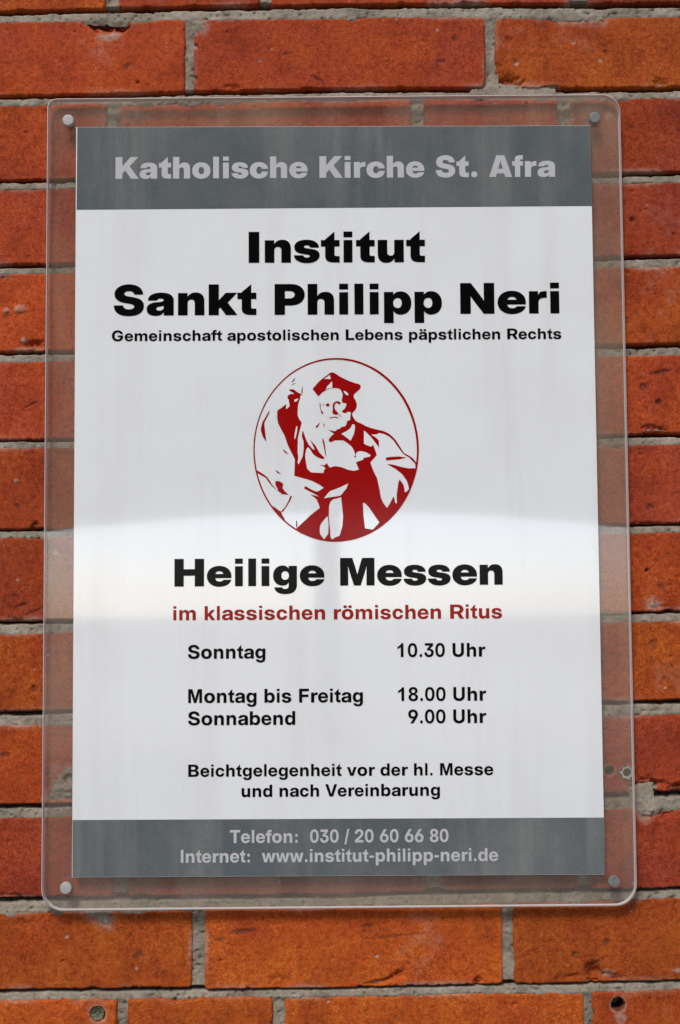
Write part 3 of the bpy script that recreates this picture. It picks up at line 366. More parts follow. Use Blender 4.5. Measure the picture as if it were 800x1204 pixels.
    L(rv2.outputs['Color'], sp3.inputs[0])
    L(pick2.outputs[0], sp3.inputs[1])
    mxd = N('Mix', data_type='RGBA')
    L(sp3.outputs[0], mxd.inputs['Factor'])
    L(mxs.outputs['Result'], mxd.inputs['A'])
    mxd.inputs['B'].default_value = (0.10, 0.025, 0.015, 1)
    # lime wash / mortar film
    cn = N('Math', operation='MULTIPLY')
    rc = ramp(N, [(0.35, g(0.25)), (0.6, g(1))])
    L(n2.outputs['Fac'], rc.inputs['Fac'])
    L(chalk.outputs['Fac'], cn.inputs[0])
    L(rc.outputs['Color'], cn.inputs[1])
    mc = N('Mix', data_type='RGBA')
    L(cn.outputs[0], mc.inputs['Factor'])
    L(mxd.outputs['Result'], mc.inputs['A'])
    mc.inputs['B'].default_value = (0.40, 0.33, 0.26, 1)
    ms = N('Mix', data_type='RGBA')
    L(recess_dark.outputs['Fac'], ms.inputs['Factor'])
    L(mc.outputs['Result'], ms.inputs['A'])
    ms.inputs['B'].default_value = (0.03, 0.022, 0.018, 1)
    b = N('BsdfPrincipled', Roughness=0.85)
    b.inputs['Specular IOR Level'].default_value = 0.2
    L(ms.outputs['Result'], b.inputs['Base Color'])
    bp = N('Bump', Strength=0.7, Distance=0.0008)
    ad = N('Math', operation='ADD')
    L(n2.outputs['Fac'], ad.inputs[0])
    L(n3.outputs['Fac'], ad.inputs[1])
    L(ad.outputs[0], bp.inputs['Height'])
    L(bp.outputs[0], b.inputs['Normal'])
    L(b.outputs[0], out.inputs['Surface'])
    return m


def mat_mortar():
    m, out, N, L = nodes('lime_mortar')
    tc = N('TexCoord')
    n1 = N('TexNoise', Scale=45.0, Detail=5.0, Roughness=0.65)
    n2 = N('TexNoise', Scale=420.0, Detail=5.0, Roughness=0.7)
    n4 = N('TexNoise', Scale=900.0, Detail=3.0, Roughness=0.7)
    n5 = N('TexNoise', Scale=9.0, Detail=6.0, Roughness=0.7)
    for n in (n1, n2, n4, n5):
        L(tc.outputs['Object'], n.inputs['Vector'])
    r1 = ramp(N, [(0.3, (0.15, 0.125, 0.09, 1)), (0.5, (0.265, 0.226, 0.17, 1)), (0.7, (0.36, 0.312, 0.24, 1))])
    L(n1.outputs['Fac'], r1.inputs['Fac'])
    r2 = ramp(N, [(0.3, g(0.45)), (0.47, g(0.95)), (0.7, g(1.25))])
    L(n2.outputs['Fac'], r2.inputs['Fac'])
    m1 = N('Mix', data_type='RGBA', blend_type='MULTIPLY')
    m1.inputs['Factor'].default_value = 0.7
    L(r1.outputs['Color'], m1.inputs['A'])
    L(r2.outputs['Color'], m1.inputs['B'])
    # mossy dirt in patches
    r5 = ramp(N, [(0.56, g(0)), (0.66, g(0.55))])
    L(n5.outputs['Fac'], r5.inputs['Fac'])
    r6 = ramp(N, [(0.42, g(0)), (0.6, g(1))])
    L(n2.outputs['Fac'], r6.inputs['Fac'])
    mm = N('Math', operation='MULTIPLY')
    L(r5.outputs['Color'], mm.inputs[0])
    L(r6.outputs['Color'], mm.inputs[1])
    m2 = N('Mix', data_type='RGBA')
    L(mm.outputs[0], m2.inputs['Factor'])
    L(m1.outputs['Result'], m2.inputs['A'])
    m2.inputs['B'].default_value = (0.075, 0.075, 0.045, 1)
    b = N('BsdfPrincipled', Roughness=0.9)
    b.inputs['Specular IOR Level'].default_value = 0.15
    L(m2.outputs['Result'], b.inputs['Base Color'])
    ad = N('Math', operation='ADD')
    L(n2.outputs['Fac'], ad.inputs[0])
    L(n4.outputs['Fac'], ad.inputs[1])
    bp = N('Bump', Strength=0.6, Distance=0.001)
    L(ad.outputs[0], bp.inputs['Height'])
    L(bp.outputs[0], b.inputs['Normal'])
    L(b.outputs[0], out.inputs['Surface'])
    return m


def mat_acrylic():
    """thin clear sheet: see-through, mirror-like by angle, with a film of dust in runs and smudges"""
    m, out, N, L = nodes('clear_acrylic')
    tc = N('TexCoord')
    tr = N('BsdfTransparent')
    tr.inputs[0].default_value = (0.97, 0.975, 0.97, 1)
    gl = N('BsdfGlossy', Roughness=0.015)
    gl.inputs[0].default_value = (1, 1, 1, 1)
    lw = N('LayerWeight', Blend=0.5)
    pw = N('Math', operation='POWER')
    L(lw.outputs['Facing'], pw.inputs[0])
    pw.inputs[1].default_value = 5.0
    fr = N('MapRange')
    fr.inputs['To Min'].default_value = 0.05
    fr.inputs['To Max'].default_value = 0.9
    L(pw.outputs[0], fr.inputs['Value'])
    wob = N('TexNoise', Scale=3.5, Detail=2.0)
    L(tc.outputs['Object'], wob.inputs['Vector'])
    bp = N('Bump', Strength=0.08, Distance=0.002)
    L(wob.outputs['Fac'], bp.inputs['Height'])
    L(bp.outputs[0], gl.inputs['Normal'])
    mx = N('MixShader')
    L(fr.outputs[0], mx.inputs[0])
    L(tr.outputs[0], mx.inputs[1])
    L(gl.outputs[0], mx.inputs[2])
    # dust film
    mp = N('Mapping')
    mp.inputs['Scale'].default_value = (1.0, 1.0, 0.10)
    L(tc.outputs['Object'], mp.inputs['Vector'])
    runs = N('TexNoise', Scale=34.0, Detail=4.0, Roughness=0.6)
    L(mp.outputs[0], runs.inputs['Vector'])
    blot = N('TexNoise', Scale=7.0, Detail=5.0, Roughness=0.6)
    L(tc.outputs['Object'], blot.inputs['Vector'])
    spk = N('TexNoise', Scale=520.0, Detail=2.0)
    L(tc.outputs['Object'], spk.inputs['Vector'])
    ra = ramp(N, [(0.42, g(0.0)), (0.75, g(0.08))])
    rb = ramp(N, [(0.35, g(0.03)), (0.7, g(0.12))])
    rc = ramp(N, [(0.68, g(0.0)), (0.76, g(0.14))])
    L(runs.outputs['Fac'], ra.inputs['Fac'])
    L(blot.outputs['Fac'], rb.inputs['Fac'])
    L(spk.outputs['Fac'], rc.inputs['Fac'])
    a1 = N('Math', operation='ADD')
    L(ra.outputs['Color'], a1.inputs[0])
    L(rb.outputs['Color'], a1.inputs[1])
    a2 = N('Math', operation='ADD')
    L(a1.outputs[0], a2.inputs[0])
    L(rc.outputs['Color'], a2.inputs[1])
    df = N('BsdfDiffuse')
    df.inputs[0].default_value = (0.58, 0.46, 0.33, 1)
    m2 = N('MixShader')
    L(a2.outputs[0], m2.inputs[0])
    L(mx.outputs[0], m2.inputs[1])
    L(df.outputs[0], m2.inputs[2])
    L(m2.outputs[0], out.inputs['Surface'])
    return m


def mat_acrylic_edge():
    m, out, N, L = nodes('sawn_acrylic_edge')
    tr = N('BsdfTransparent')
    tr.inputs[0].default_value = (0.6, 0.6, 0.58, 1)
    b = N('BsdfPrincipled', Roughness=0.3)
    b.inputs['Base Color'].default_value = (0.62, 0.55, 0.52, 1)
    mx = N('MixShader')
    mx.inputs[0].default_value = 0.9
    L(tr.outputs[0], mx.inputs[1])
    L(b.outputs[0], mx.inputs[2])
    L(mx.outputs[0], out.inputs['Surface'])
    return m


M_BRICK = mat_brick()
M_MORTAR = mat_mortar()
M_ACRYL = mat_acrylic()
M_EDGE = mat_acrylic_edge()
def film(name, col, grime, amount, spec, rough=0.1, coat=0.0):
    """laminated print: flat colour, gloss, with grime in vertical runs and blotches"""
    m, out, N, L = nodes(name)
    tc = N('TexCoord')
    mp = N('Mapping')
    mp.inputs['Scale'].default_value = (1.0, 1.0, 0.07)
    L(tc.outputs['Object'], mp.inputs['Vector'])
    runs = N('TexNoise', Scale=38.0, Detail=5.0, Roughness=0.6)
    L(mp.outputs[0], runs.inputs['Vector'])
    blot = N('TexNoise', Scale=9.0, Detail=6.0, Roughness=0.65)
    fine = N('TexNoise', Scale=650.0, Detail=3.0, Roughness=0.7)
    L(tc.outputs['Object'], blot.inputs['Vector'])
    L(tc.outputs['Object'], fine.inputs['Vector'])
    ra = ramp(N, [(0.5, g(0)), (0.75, g(1))])
    rb = ramp(N, [(0.45, g(0)), (0.75, g(0.8))])
    rc = ramp(N, [(0.3, g(0.0)), (0.75, g(0.6))])
    L(runs.outputs['Fac'], ra.inputs['Fac'])
    L(blot.outputs['Fac'], rb.inputs['Fac'])
    L(fine.outputs['Fac'], rc.inputs['Fac'])
    a1 = N('Math', operation='ADD')
    L(ra.outputs['Color'], a1.inputs[0])
    L(rb.outputs['Color'], a1.inputs[1])
    a2 = N('Math', operation='ADD')
    L(a1.outputs[0], a2.inputs[0])
    L(rc.outputs['Color'], a2.inputs[1])
    a3 = N('Math', operation='MULTIPLY')
    L(a2.outputs[0], a3.inputs[0])
    a3.inputs[1].default_value = amount
    mx = N('Mix', data_type='RGBA')
    L(a3.outputs[0], mx.inputs['Factor'])
    mx.inputs['A'].default_value = (*col, 1)
    mx.inputs['B'].default_value = (*grime, 1)
    b = N('BsdfPrincipled', Roughness=rough)
    b.inputs['Specular IOR Level'].default_value = spec
    b.inputs['Coat Weight'].default_value = coat
    L(mx.outputs['Result'], b.inputs['Base Color'])
    wob = N('TexNoise', Scale=4.0, Detail=2.0)
    L(tc.outputs['Object'], wob.inputs['Vector'])
    bp = N('Bump', Strength=0.08, Distance=0.002)
    L(wob.outputs['Fac'], bp.inputs['Height'])
    L(bp.outputs[0], b.inputs['Normal'])
    L(b.outputs[0], out.inputs['Surface'])
    return m


M_WHITE = film('white_print', (0.785, 0.80, 0.775), (0.45, 0.43, 0.40), 0.15, 1.0, 0.05, 0.7)
M_BAND = film('blue_grey_print', (0.080, 0.097, 0.100), (0.28, 0.27, 0.24), 0.32, 0.8, 0.06)
M_INK = film('black_ink', (0.0025, 0.0025, 0.0025), (0.05, 0.05, 0.05), 0.03, 0.08)
M_PALE = film('pale_grey_ink', (0.50, 0.495, 0.48), (0.25, 0.25, 0.25), 0.15, 0.6)
M_RED = film('dark_red_ink', (0.29, 0.002, 0.002), (0.2, 0.06, 0.05), 0.04, 0.2)
M_SCREW = plain('dull_screw_cap', (0.37, 0.355, 0.33), 0.45, 0.5, 0.12, 300.0)
M_SCREW_DULL = plain('weathered_screw_cap', (0.15, 0.15, 0.138), 0.5, 0.5, 0.25, 300.0)
M_SPACER = plain('grey_spacer', (0.10, 0.095, 0.09), 0.5, 0.5, 0.1, 200.0)  # spacer's dark tone also stands in for shadow beside each screw head
M_PLUG = plain('pale_plastic_plug', (0.42, 0.41, 0.37), 0.7, 0.3, 0.2, 300.0)
M_FILL = plain('grey_green_filler', (0.13, 0.14, 0.085), 0.85, 0.2, 0.5, 350.0)
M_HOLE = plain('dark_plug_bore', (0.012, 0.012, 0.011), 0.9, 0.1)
M_PAVE = plain('grey_paving', (0.24, 0.23, 0.21), 0.85, 0.2, 0.25, 1.5)
M_RENDER = plain('grey_render', (0.085, 0.075, 0.066), 0.85, 0.2, 0.2, 0.8)
M_SLATE = plain('slate_roof', (0.10, 0.10, 0.11), 0.7, 0.3, 0.2, 3.0)

# ------------------------------------------------------------------ pavement
bm = bmesh.new()
add_box(bm, -150, 150, -300, 20, -0.2, 0.0)
pav = bm_obj('pavement', bm, M_PAVE)
pav['kind'] = 'structure'

# ------------------------------------------------------------------ added house behind the camera, shaped to mirror a bright band in the sign
def added_passage_house():
    y0, y1 = -15.0, -17.0
    root = empty('added_passage_house', (0, y0, 0),
                 'added unseen grey rendered house with a wide low arched passage, shaped for the bright band mirrored in the sign', 'house')
    bm = bmesh.new()
    n = 24
    half, spring, rise = 5.6, 2.35, 0.50
    top = 8.6
    pts = []
    for k in range(n + 1):
        a = -1 + 2 * k / n
        pts.append((a * half, spring + rise * (1 - a * a)))
    for yy in (0, 1):
        pass
    fr = [bm.verts.new((x, y0, z)) for x, z in pts]
    bk = [bm.verts.new((x, y1, z)) for x, z in pts]
    frt = [bm.verts.new((x, y0, top)) for x, z in pts]
    bkt = [bm.verts.new((x, y1, top)) for x, z in pts]
    for k in range(n):
        bm.faces.new((fr[k + 1], fr[k], frt[k], frt[k + 1]))
        bm.faces.new((bk[k], bk[k + 1], bkt[k + 1], bkt[k]))
        bm.faces.new((fr[k], fr[k + 1], bk[k + 1], bk[k]))
        bm.faces.new((frt[k + 1], frt[k], bkt[k], bkt[k + 1]))
    add_box(bm, -14, -half, y1, y0, 0, top)
    add_box(bm, half, 14, y1, y0, 0, top)
    bmesh.ops.recalc_face_normals(bm, faces=bm.faces)
    bm_obj('wall', bm, M_RENDER, root)
    bm = bmesh.new()
    ov = 0.4
    v = [bm.verts.new(p) for p in ((-14.4, y0 + ov, top + 0.01), (14.4, y0 + ov, top + 0.01), (14.4, y1 - ov, top + 0.01), (-14.4, y1 - ov, top + 0.01),
                                   (-14.4, (y0 + y1) / 2, top + 1.3), (14.4, (y0 + y1) / 2, top + 1.3))]
    for f in ((0, 1, 5, 4), (2, 3, 4, 5), (1, 2, 5), (3, 0, 4), (3, 2, 1, 0)):
        bm.faces.new([v[i] for i in f])
    bm_obj('roof', bm, M_SLATE, root)
    bm = bmesh.new()
    bmesh.ops.create_cone(bm, cap_ends=True, segments=20, radius1=0.17, radius2=0.15, depth=2.8,
                          matrix=Matrix.Translation((-0.155, -16, 1.4)))
    bm_obj('post', bm, M_RENDER, root)  # added to mirror an upright strip across the band


added_passage_house()

# ------------------------------------------------------------------ brick wall
rng = np.random.default_rng(7)


def vnoise(X, Z, scale, seed):
    """smooth value noise, about -1..1"""
    r = np.random.default_rng(seed)
    T = r.random((256, 256)).astype(np.float32) * 2 - 1
    x = X / scale
    z = Z / scale
    xi = np.floor(x).astype(np.int32)
    zi = np.floor(z).astype(np.int32)
    fx = (x - xi).astype(np.float32)
    fz = (z - zi).astype(np.float32)
    fx = fx * fx * (3 - 2 * fx)
    fz = fz * fz * (3 - 2 * fz)
    a = T[zi & 255, xi & 255]
    b = T[zi & 255, (xi + 1) & 255]
    c = T[(zi + 1) & 255, xi & 255]
    d = T[(zi + 1) & 255, (xi + 1) & 255]
    return (a * (1 - fx) + b * fx) * (1 - fz) + (c * (1 - fx) + d * fx) * fz


def axis(lo, hi, step, outlo, outhi):
    a = list(np.arange(lo, hi + step / 2, step))
    s, p = step, lo
    left = []
    while p > outlo:
        s = min(s * 1.06, 7.0)
        p -= s
        left.append(p)
    s, p = step, a[-1]
    right = []
    while p < outhi:
        s = min(s * 1.06, 7.0)
        p += s
        right.append(p)
    return np.array(left[::-1] + a + right)


# millimetres; bed joints: height of the upper brick's bottom edge and of the lower brick's top edge at x = -292, 0, 292
JOINTS = [
    (2207.1, 2211.3, 2210.9, 2199.3, 2202.0, 2201.6),
    (2125.7, 2131.8, 2129.9, 2116.1, 2118.7, 2118.3),
    (2049.5, 2054.5, 2053.3, 2041.2, 2045.3, 2044.2),
    (1974.5, 1976.0, 1977.5, 1966.9, 1968.8, 1969.5),
    (1899.2, 1901.9, 1904.5, 1891.8, 1893.6, 1894.4),
    (1823.5, 1825.0, 1826.9, 1814.3, 1816.1, 1816.5),
    (1747.4, 1748.1, 1748.5, 1739.3, 1740.0, 1739.7),
    (1670.1, 1671.2, 1671.5, 1662.1, 1663.1, 1663.5),
    (1591.6, 1594.9, 1597.4, 1580.1, 1584.8, 1588.0),
    (1514.6, 1518.5, 1521.7, 1503.1, 1506.4, 1509.6),
    (1436.1, 1440.0, 1443.2, 1425.5, 1427.2, 1430.4),
    (1359.0, 1361.5, 1365.4, 1346.4, 1350.2, 1355.5),
    (1282.7, 1284.4, 1288.9, 1274.3, 1276.7, 1279.9),
    (1208.3, 1210.1, 1214.6, 1200.1, 1202.5, 1205.6)]
N_UP = 6
for k in range(N_UP):
    JOINTS.insert(0, tuple(v + 77 + random.Random(k).uniform(-1, 1) for v in JOINTS[0]))
while JOINTS[-1][0] > 90:
    JOINTS.append(tuple(v - 77 + random.Random(len(JOINTS)).uniform(-1, 1) for v in JOINTS[-1]))
# known upright joints (x from, x to) per course below joint k (counted with N_UP)
KNOWN = {0: [(-203, -191.8), (-67.4, -58.4), (205.3, 220.2)],
         1: [(-133.2, -125.8), (130.0, 138.2)],
         2: [(-202.2, -190.3), (65.2, 75.6), (192.9, 203.3)],
         10: [(-191.8, -180.3), (71.3, 81.4), (199.0, 210.4)],
         11: [(-126.1, -115.8), (134.7, 143.3)],
         12: [(-189.3, -180.8), (-59.2, -48.9), (201.7, 208.1)]}


def perpends(ci):
    k = ci - N_UP
    r = random.Random(500 + ci)
    if k in KNOWN:
        gaps = list(KNOWN[k])
    elif k % 2:
        gaps = [(-133 + r.uniform(-4, 4), -124 + r.uniform(-3, 3)), (130 + r.uniform(-4, 4), 139 + r.uniform(-3, 3))]
    else:
        gaps = [(-200 + r.uniform(-4, 4), -190 + r.uniform(-3, 3)), (65 + r.uniform(-4, 4), 75 + r.uniform(-3, 3)), (193 + r.uniform(-4, 4), 203 + r.uniform(-3, 3))]
    hd = k % 2 == 0
    p = gaps[-1][1]
    i = 0
    while p < 1700:
        ln = 250 if (not hd or i % 2 == 0) else 120
        p += ln + r.uniform(-3, 3)
        gp = r.uniform(8.5, 11)
        gaps.append((p, p + gp))
        p += gp
        i += 1
    p = gaps[0][0]
    i = 1
    while p > -1700:
        ln = 250 if (not hd or i % 2 == 0) else 120
        p -= ln + r.uniform(-3, 3)
        gp = r.uniform(8.5, 11)
        gaps.insert(0, (p - gp, p))
        p -= gp
        i += 1
    return gaps


# features in mm: chips (x, z, rx, rz, depth, turn), drilled holes (x, z, r, depth), mortar patches (outline, height)
CHIPS = [(-203, 2114, 21, 9, 9, 0), (-190, 2111, 9, 7, 5, 0.3), (149, 2060, 17, 8.5, 6, -0.3), (134, 2055, 7, 5, 7, 0), (140, 2071, 5, 6, 3, 0),
         (211, 1295, 8, 13, 7, 0.4), (224, 1291, 14, 4.5, 3.5, -0.2), (190, 1291, 14, 3, 2, 0.15), (-55, 1289, 9, 7, 3.2, 0), (46, 1293, 8, 6, 4, 0.4),
         (30, 1288, 20, 3, 3.5, 0.25), (113, 1288, 5, 3.5, 4, 0.8), (257, 1447, 17, 9, 6, 0.2), (273, 1428, 20, 8, 5, 0.1), (285, 1445, 12, 8, 5, 0),
         (272, 1752, 12, 5, 5, -0.15), (281, 2058, 7, 5, 5, 0.2), (238, 1739, 8, 4.5, 5, 0), (-263, 1829, 13, 5, 4.5, 0), (-262, 1672, 5, 4, 4, 0.5),
         (-276, 1591, 5, 4, 4, -0.5), (-288, 1888, 6, 4, 3, 0), (-230, 1444, 22, 6, 3, 0.1), (-268, 1338, 12, 5, 1.6, -0.2), (228, 1357, 13, 4, 5, -0.2),
         (214, 1361, 6, 5, 5, 0), (-115, 2124, 10, 2.5, 3, 0), (205, 2116, 26, 3.5, 3, 0), (-124, 2093, 3, 4, 3, 0), (-125, 2064, 3.5, 3, 4, 0), (-92, 2056, 10, 3, 2.5, 0),
         (150, 2096, 4, 5, 2, 0), (-276, 1361, 20, 2.5, 2, 0), (262, 1671, 14, 2.5, 3, 0), (276, 1600, 10, 2.5, 2, 0), (278, 1442, 30, 3, 3, 0)]
PITS = [(279, 1802, 13, 2.2, 1.6, 0.2), (263, 1789, 5, 5, 1.6, 0), (275, 1776, 3, 3, 3, 0), (266, 1685, 5, 3, 1.8, 0), (262, 1631, 2.6, 2.6, 3.5, 0), (274, 1617, 6, 3, 1.2, -0.6),
        (256, 1936, 3.2, 3.2, 3, 0), (257, 2018, 4, 1.6, 1.0, 0), (-276, 1861, 5, 4.5, -2.2, 0), (-288, 1859, 3.2, 3, -1.6, 0), (-273, 1833, 3, 3.5, -2, 0), (-278, 1711, 3, 2.6, -1.5, 0),
        (-277, 1690, 3.6, 3, 1.4, 0), (-272, 1605, 10, 1.6, 1.4, 0.35), (-260, 1600, 9, 1.3, 1.2, 0.4), (-278, 1613, 3, 2, 1.6, 0), (-184, 2076, 6, 3, 1.0, 0.5), (-206, 2041, 2.6, 2.6, 2.2, 0),
        (-175, 2061, 2, 2, 2.4, 0), (-230, 2107, 2, 2, 2, 0), (-50, 2083, 2.2, 6, 2.2, 0.1), (-17, 2063, 7, 1.8, 1.4, -0.5), (-42, 2086, 8, 1.4, 1, 0.1),
        (-85, 1330, 16, 2.4, 1.1, 0.1), (-102, 1324, 6, 3, 1.2, 0.3), (-172, 1311, 6, 5, 1.2, 0), (50, 1326, 30, 1.2, 0.7, 0.08), (22, 1334, 6, 2, 1.2, 0), (-8, 1308, 2.2, 2.2, 2, 0),
        (195, 1309, 5, 4, 1.2, 0.3), (221, 1320, 3.5, 3, 1.4, 0), (-245, 2011, 2.2, 2.2, 2.5, 0), (103, 2098, 3, 4, 1.0, 0), (92, 2078, 5, 1.4, 1.6, 0), (266, 1569, 4, 6, 1.6, 0.4),
        (275, 1538, 2.4, 4, 1.8, 0), (-286, 1478, 6, 2.6, 1.4, 0), (-260, 1533, 4, 4, 2.2, 0), (-266, 1777, 9, 1.2, 1.2, 0.5), (243, 1459 - 17, 5, 2, 1.2, 0.1)]
HOLES = [(-205.4, 1263.4, 6.2, 4.0), (230.1, 1268.3, 5.4, 24.0), (227.1, 1461.7, 3.4, 16.0), (241.2, 1460.6, 4.2, 16.0), (-231.0, 1457.8, 3.2, 14.0)]
PATCHES = [([(-232, 1352), (-196, 1350), (-194, 1341), (-196, 1335), (-203, 1337), (-212, 1344)], 1.3),
           ([(-250, 1440), (-226, 1440), (-226, 1470), (-233, 1468), (-243, 1456)], 0.7),
           ([(114, 2048), (190, 2047), (192, 2053), (160, 2055), (140, 2057), (118, 2053)], 2.2),
           ([(244, 1446), (262, 1450), (266, 1428), (255, 1420), (246, 1432)], 1.5),
           ([(195, 2114), (235, 2113), (235, 2119), (195, 2119)], 1.0),
           ([(-126, 2105), (-116, 2108), (-114, 2116), (-126, 2118)], 0.6),
           ([(268, 1597), (262, 1602), (266, 1606), (272, 1602)], 0.5)]


# lime smears on the faces (x, z, rx, rz, strength)
SMEARS = [(-178, 2032, 12, 8, 0.55), (237, 2028, 4.5, 4, 0.7), (-200, 2103, 12, 5, 0.8), (-187, 2115, 6, 4, 0.6), (-122, 2110, 5, 4, 0.8), (153, 2054, 9, 3, 0.8),
          (-276, 1861, 5, 4, 0.7), (-288, 1859, 3, 3, 0.6), (-272, 1833, 3, 4, 0.9), (-278, 1711, 3, 3, 0.5), (232, 1257, 5, 6, 0.55), (-205, 1263, 11, 10, 0.25),
          (258, 1441, 14, 9, 0.5), (221, 1294, 7, 4, 0.5), (88, 2106, 2.2, 2, 0.8), (-240, 1462, 9, 10, 0.45), (280, 1296, 5, 2.5, 0.8)]


def poly_mask(X, Z, poly):
    ins = np.zeros(X.shape, bool)
    n = len(poly)
    dist = np.full(X.shape, 1e9)
    for i in range(n):
        x1, z1 = poly[i]
        x2, z2 = poly[i - 1]
        c = ((z1 > Z) != (z2 > Z)) & (X < (x2 - x1) * (Z - z1) / ((z2 - z1) or 1e-9) + x1)
        ins ^= c
        t = np.clip(((X - x1) * (x2 - x1) + (Z - z1) * (z2 - z1)) / ((x2 - x1) ** 2 + (z2 - z1) ** 2 + 1e-9), 0, 1)
        dist = np.minimum(dist, np.hypot(X - x1 - t * (x2 - x1), Z - z1 - t * (z2 - z1)))
    return np.where(ins, dist, -dist)


def build_wall():
    gx = axis(-345, 345, 0.95, -1500, 1500)
    gz = axis(1130, 2215, 0.95, 30, 2600)
    X, Z = np.meshgrid(gx, gz)
    X = X.astype(np.float32)
    Z = Z.astype(np.float32)
    nz, nx = X.shape
    hb = np.full(X.shape, -22.0, np.float32)
    dd = np.full(X.shape, -8.0, np.float32)
    tone = np.ones(X.shape, np.float32)
    hue = np.zeros(X.shape, np.float32)
    chalk = np.zeros(X.shape, np.float32)
    recess_dark = np.zeros(X.shape, np.float32)
    xs3 = np.array([-292.0, 0.0, 292.0])
    wob = vnoise(gx[None, :], gx[None, :] * 0 + 3, 60.0, 11)[0] * 0.5
    up = [np.interp(gx, xs3, j[:3]) for j in JOINTS]
    lo = [np.interp(gx, xs3, j[3:]) for j in JOINTS]
    edge = (vnoise(X, Z, 16.0, 21) * 0.4 + vnoise(X, Z, 3.4, 22) * 0.28 + vnoise(X, Z, 1.9, 23) * 0.14
            + np.clip(vnoise(X, Z, 14.0, 24) - 0.52, 0, 1) * 5.5 * (vnoise(X, Z, 4.0, 25) * 0.4 + 0.8)
            + np.clip(vnoise(X, Z, 5.0, 26) - 0.72, 0, 1) * 4.5).astype(np.float32)
    face = (vnoise(X, Z, 55.0, 31) * 0.45 + vnoise(X, Z, 17.0, 32) * 0.16 + vnoise(X, Z, 6.0, 33) * 0.10
            + vnoise(X, Z, 2.6, 34) * 0.10 - np.clip(vnoise(X, Z, 4.2, 35) - 0.62, 0, 1) * 1.6
            - np.clip(vnoise(X, Z, 2.4, 36) - 0.72, 0, 1) * 2.5).astype(np.float32)
    jt = np.full(X.shape, 0.3, np.float32)
    perp = np.ones(X.shape, np.float32)
    for ci in range(len(JOINTS) - 1):
        zt = lo[ci] + wob
        zb = up[ci + 1] + wob * 0.7
        r0 = max(0, np.searchsorted(gz, zb.min() - 14))
        r1 = min(nz, np.searchsorted(gz, zt.max() + 14))
        Xs, Zs = X[r0:r1], Z[r0:r1]
        gaps = perpends(ci)
        left = np.array([a[1] for a in gaps[:-1]])
        right = np.array([b[0] for b in gaps[1:]])
        mid = np.array([(a + b) / 2 for a, b in gaps])
        bi = np.clip(np.searchsorted(mid, gx) - 1, 0, len(left) - 1)
        rr = np.random.default_rng(900 + ci)
        nb = len(left)
        sk = rr.uniform(-0.012, 0.012, nb)
        zc = ((zt + zb) / 2)[None, :]
        e1 = Xs - left[bi][None, :] - sk[bi][None, :] * (Zs - zc)
        e2 = right[bi][None, :] - Xs + sk[bi][None, :] * (Zs - zc)
        jz = rr.uniform(-0.9, 0.9, nb)[bi][None, :]
        e3 = zt[None, :] + jz * 0.5 - Zs
        e4 = Zs - zb[None, :] + jz
        ex = np.minimum(e1, e2)
        ez = np.minimum(e3, e4)
        rc = 3.5
        d = np.where((ex < rc) & (ez < rc), rc - np.hypot(rc - ex, rc - ez), np.minimum(ex, ez))
        d = d - edge[r0:r1] - 0.15
        rad = np.where(e4 < np.minimum(ex, e3), 0.7, 1.7)
        h = np.where(d > rad, 0.0, np.where(d > 0, -(rad - np.sqrt(np.clip(rad * rad - (rad - np.clip(d, 0, rad)) ** 2, 0, None))), -rad + d * 6.0))
        u = (Xs - (left[bi] + right[bi])[None, :] / 2) / 125.0
        v = (Zs - zc) / 33.0
        off = rr.normal(0, 0.5, nb)[bi][None, :]
        h = h + off + rr.normal(0, 0.5, nb)[bi][None, :] * u + rr.normal(0, 0.35, nb)[bi][None, :] * v
        h = np.maximum(h + face[r0:r1], -22)
        cur = hb[r0:r1]
        take = d > dd[r0:r1]
        hb[r0:r1] = np.where(take, h, cur)
        dd[r0:r1] = np.where(take, d, dd[r0:r1])
        ht = np.clip(rr.normal(0.45, 0.3, nb), 0, 1)
        kk = ci - N_UP
        if kk in (11, 12, 8):
            ht = np.clip(ht * 0.3 + 0.75, 0, 1)
        if kk in (3, 10):
            ht = ht * 0.4
        tone[r0:r1] = np.where(take, np.clip(rr.normal(1.0, 0.13, nb), 0.72, 1.25)[bi][None, :], tone[r0:r1])
        hue[r0:r1] = np.where(take, ht[bi][None, :], hue[r0:r1])
    # joint coordinate: 0 at the lower brick's top edge, 1 under the upper brick
    for j in range(len(JOINTS)):
        a = lo[j] + wob
        b = up[j] + wob * 0.7
        r0 = max(0, np.searchsorted(gz, a.min() - 8))
        r1 = min(nz, np.searchsorted(gz, b.max() + 8))
        Zs = Z[r0:r1]
        s = (Zs - a[None, :]) / (b - a)[None, :]
        t = np.clip(s, 0, 1)
        far = np.clip(np.maximum(-s, s - 1) * 2.2, 0, 1)
        perp[r0:r1] = np.where((s > -0.5) & (s < 1.5), far, perp[r0:r1])
        jt[r0:r1] = np.where((s > -0.5) & (s < 1.5), t * (1 - far) + 0.3 * far, jt[r0:r1])
    jq = jt + vnoise(X, Z, 13.0, 46) * 0.07 + vnoise(X, Z, 4.0, 47) * 0.05
    hm = (-0.9 - 1.2 * jt - 1.6 * perp - 20.0 * np.clip((jq - 0.62) / 0.28, 0, 1) ** 1.5 + vnoise(X, Z, 11.0, 41) * 0.45 + vnoise(X, Z, 4.0, 42) * 0.55 + vnoise(X, Z, 2.1, 43) * 0.16
          - np.clip(vnoise(X, Z, 3.0, 44) - 0.5, 0, 1) * 5.0 + vnoise(X, Z, 40.0, 45) * 0.6).astype(np.float32)
    hm = np.maximum(hm, -20.0)
    near = dd < 2.6

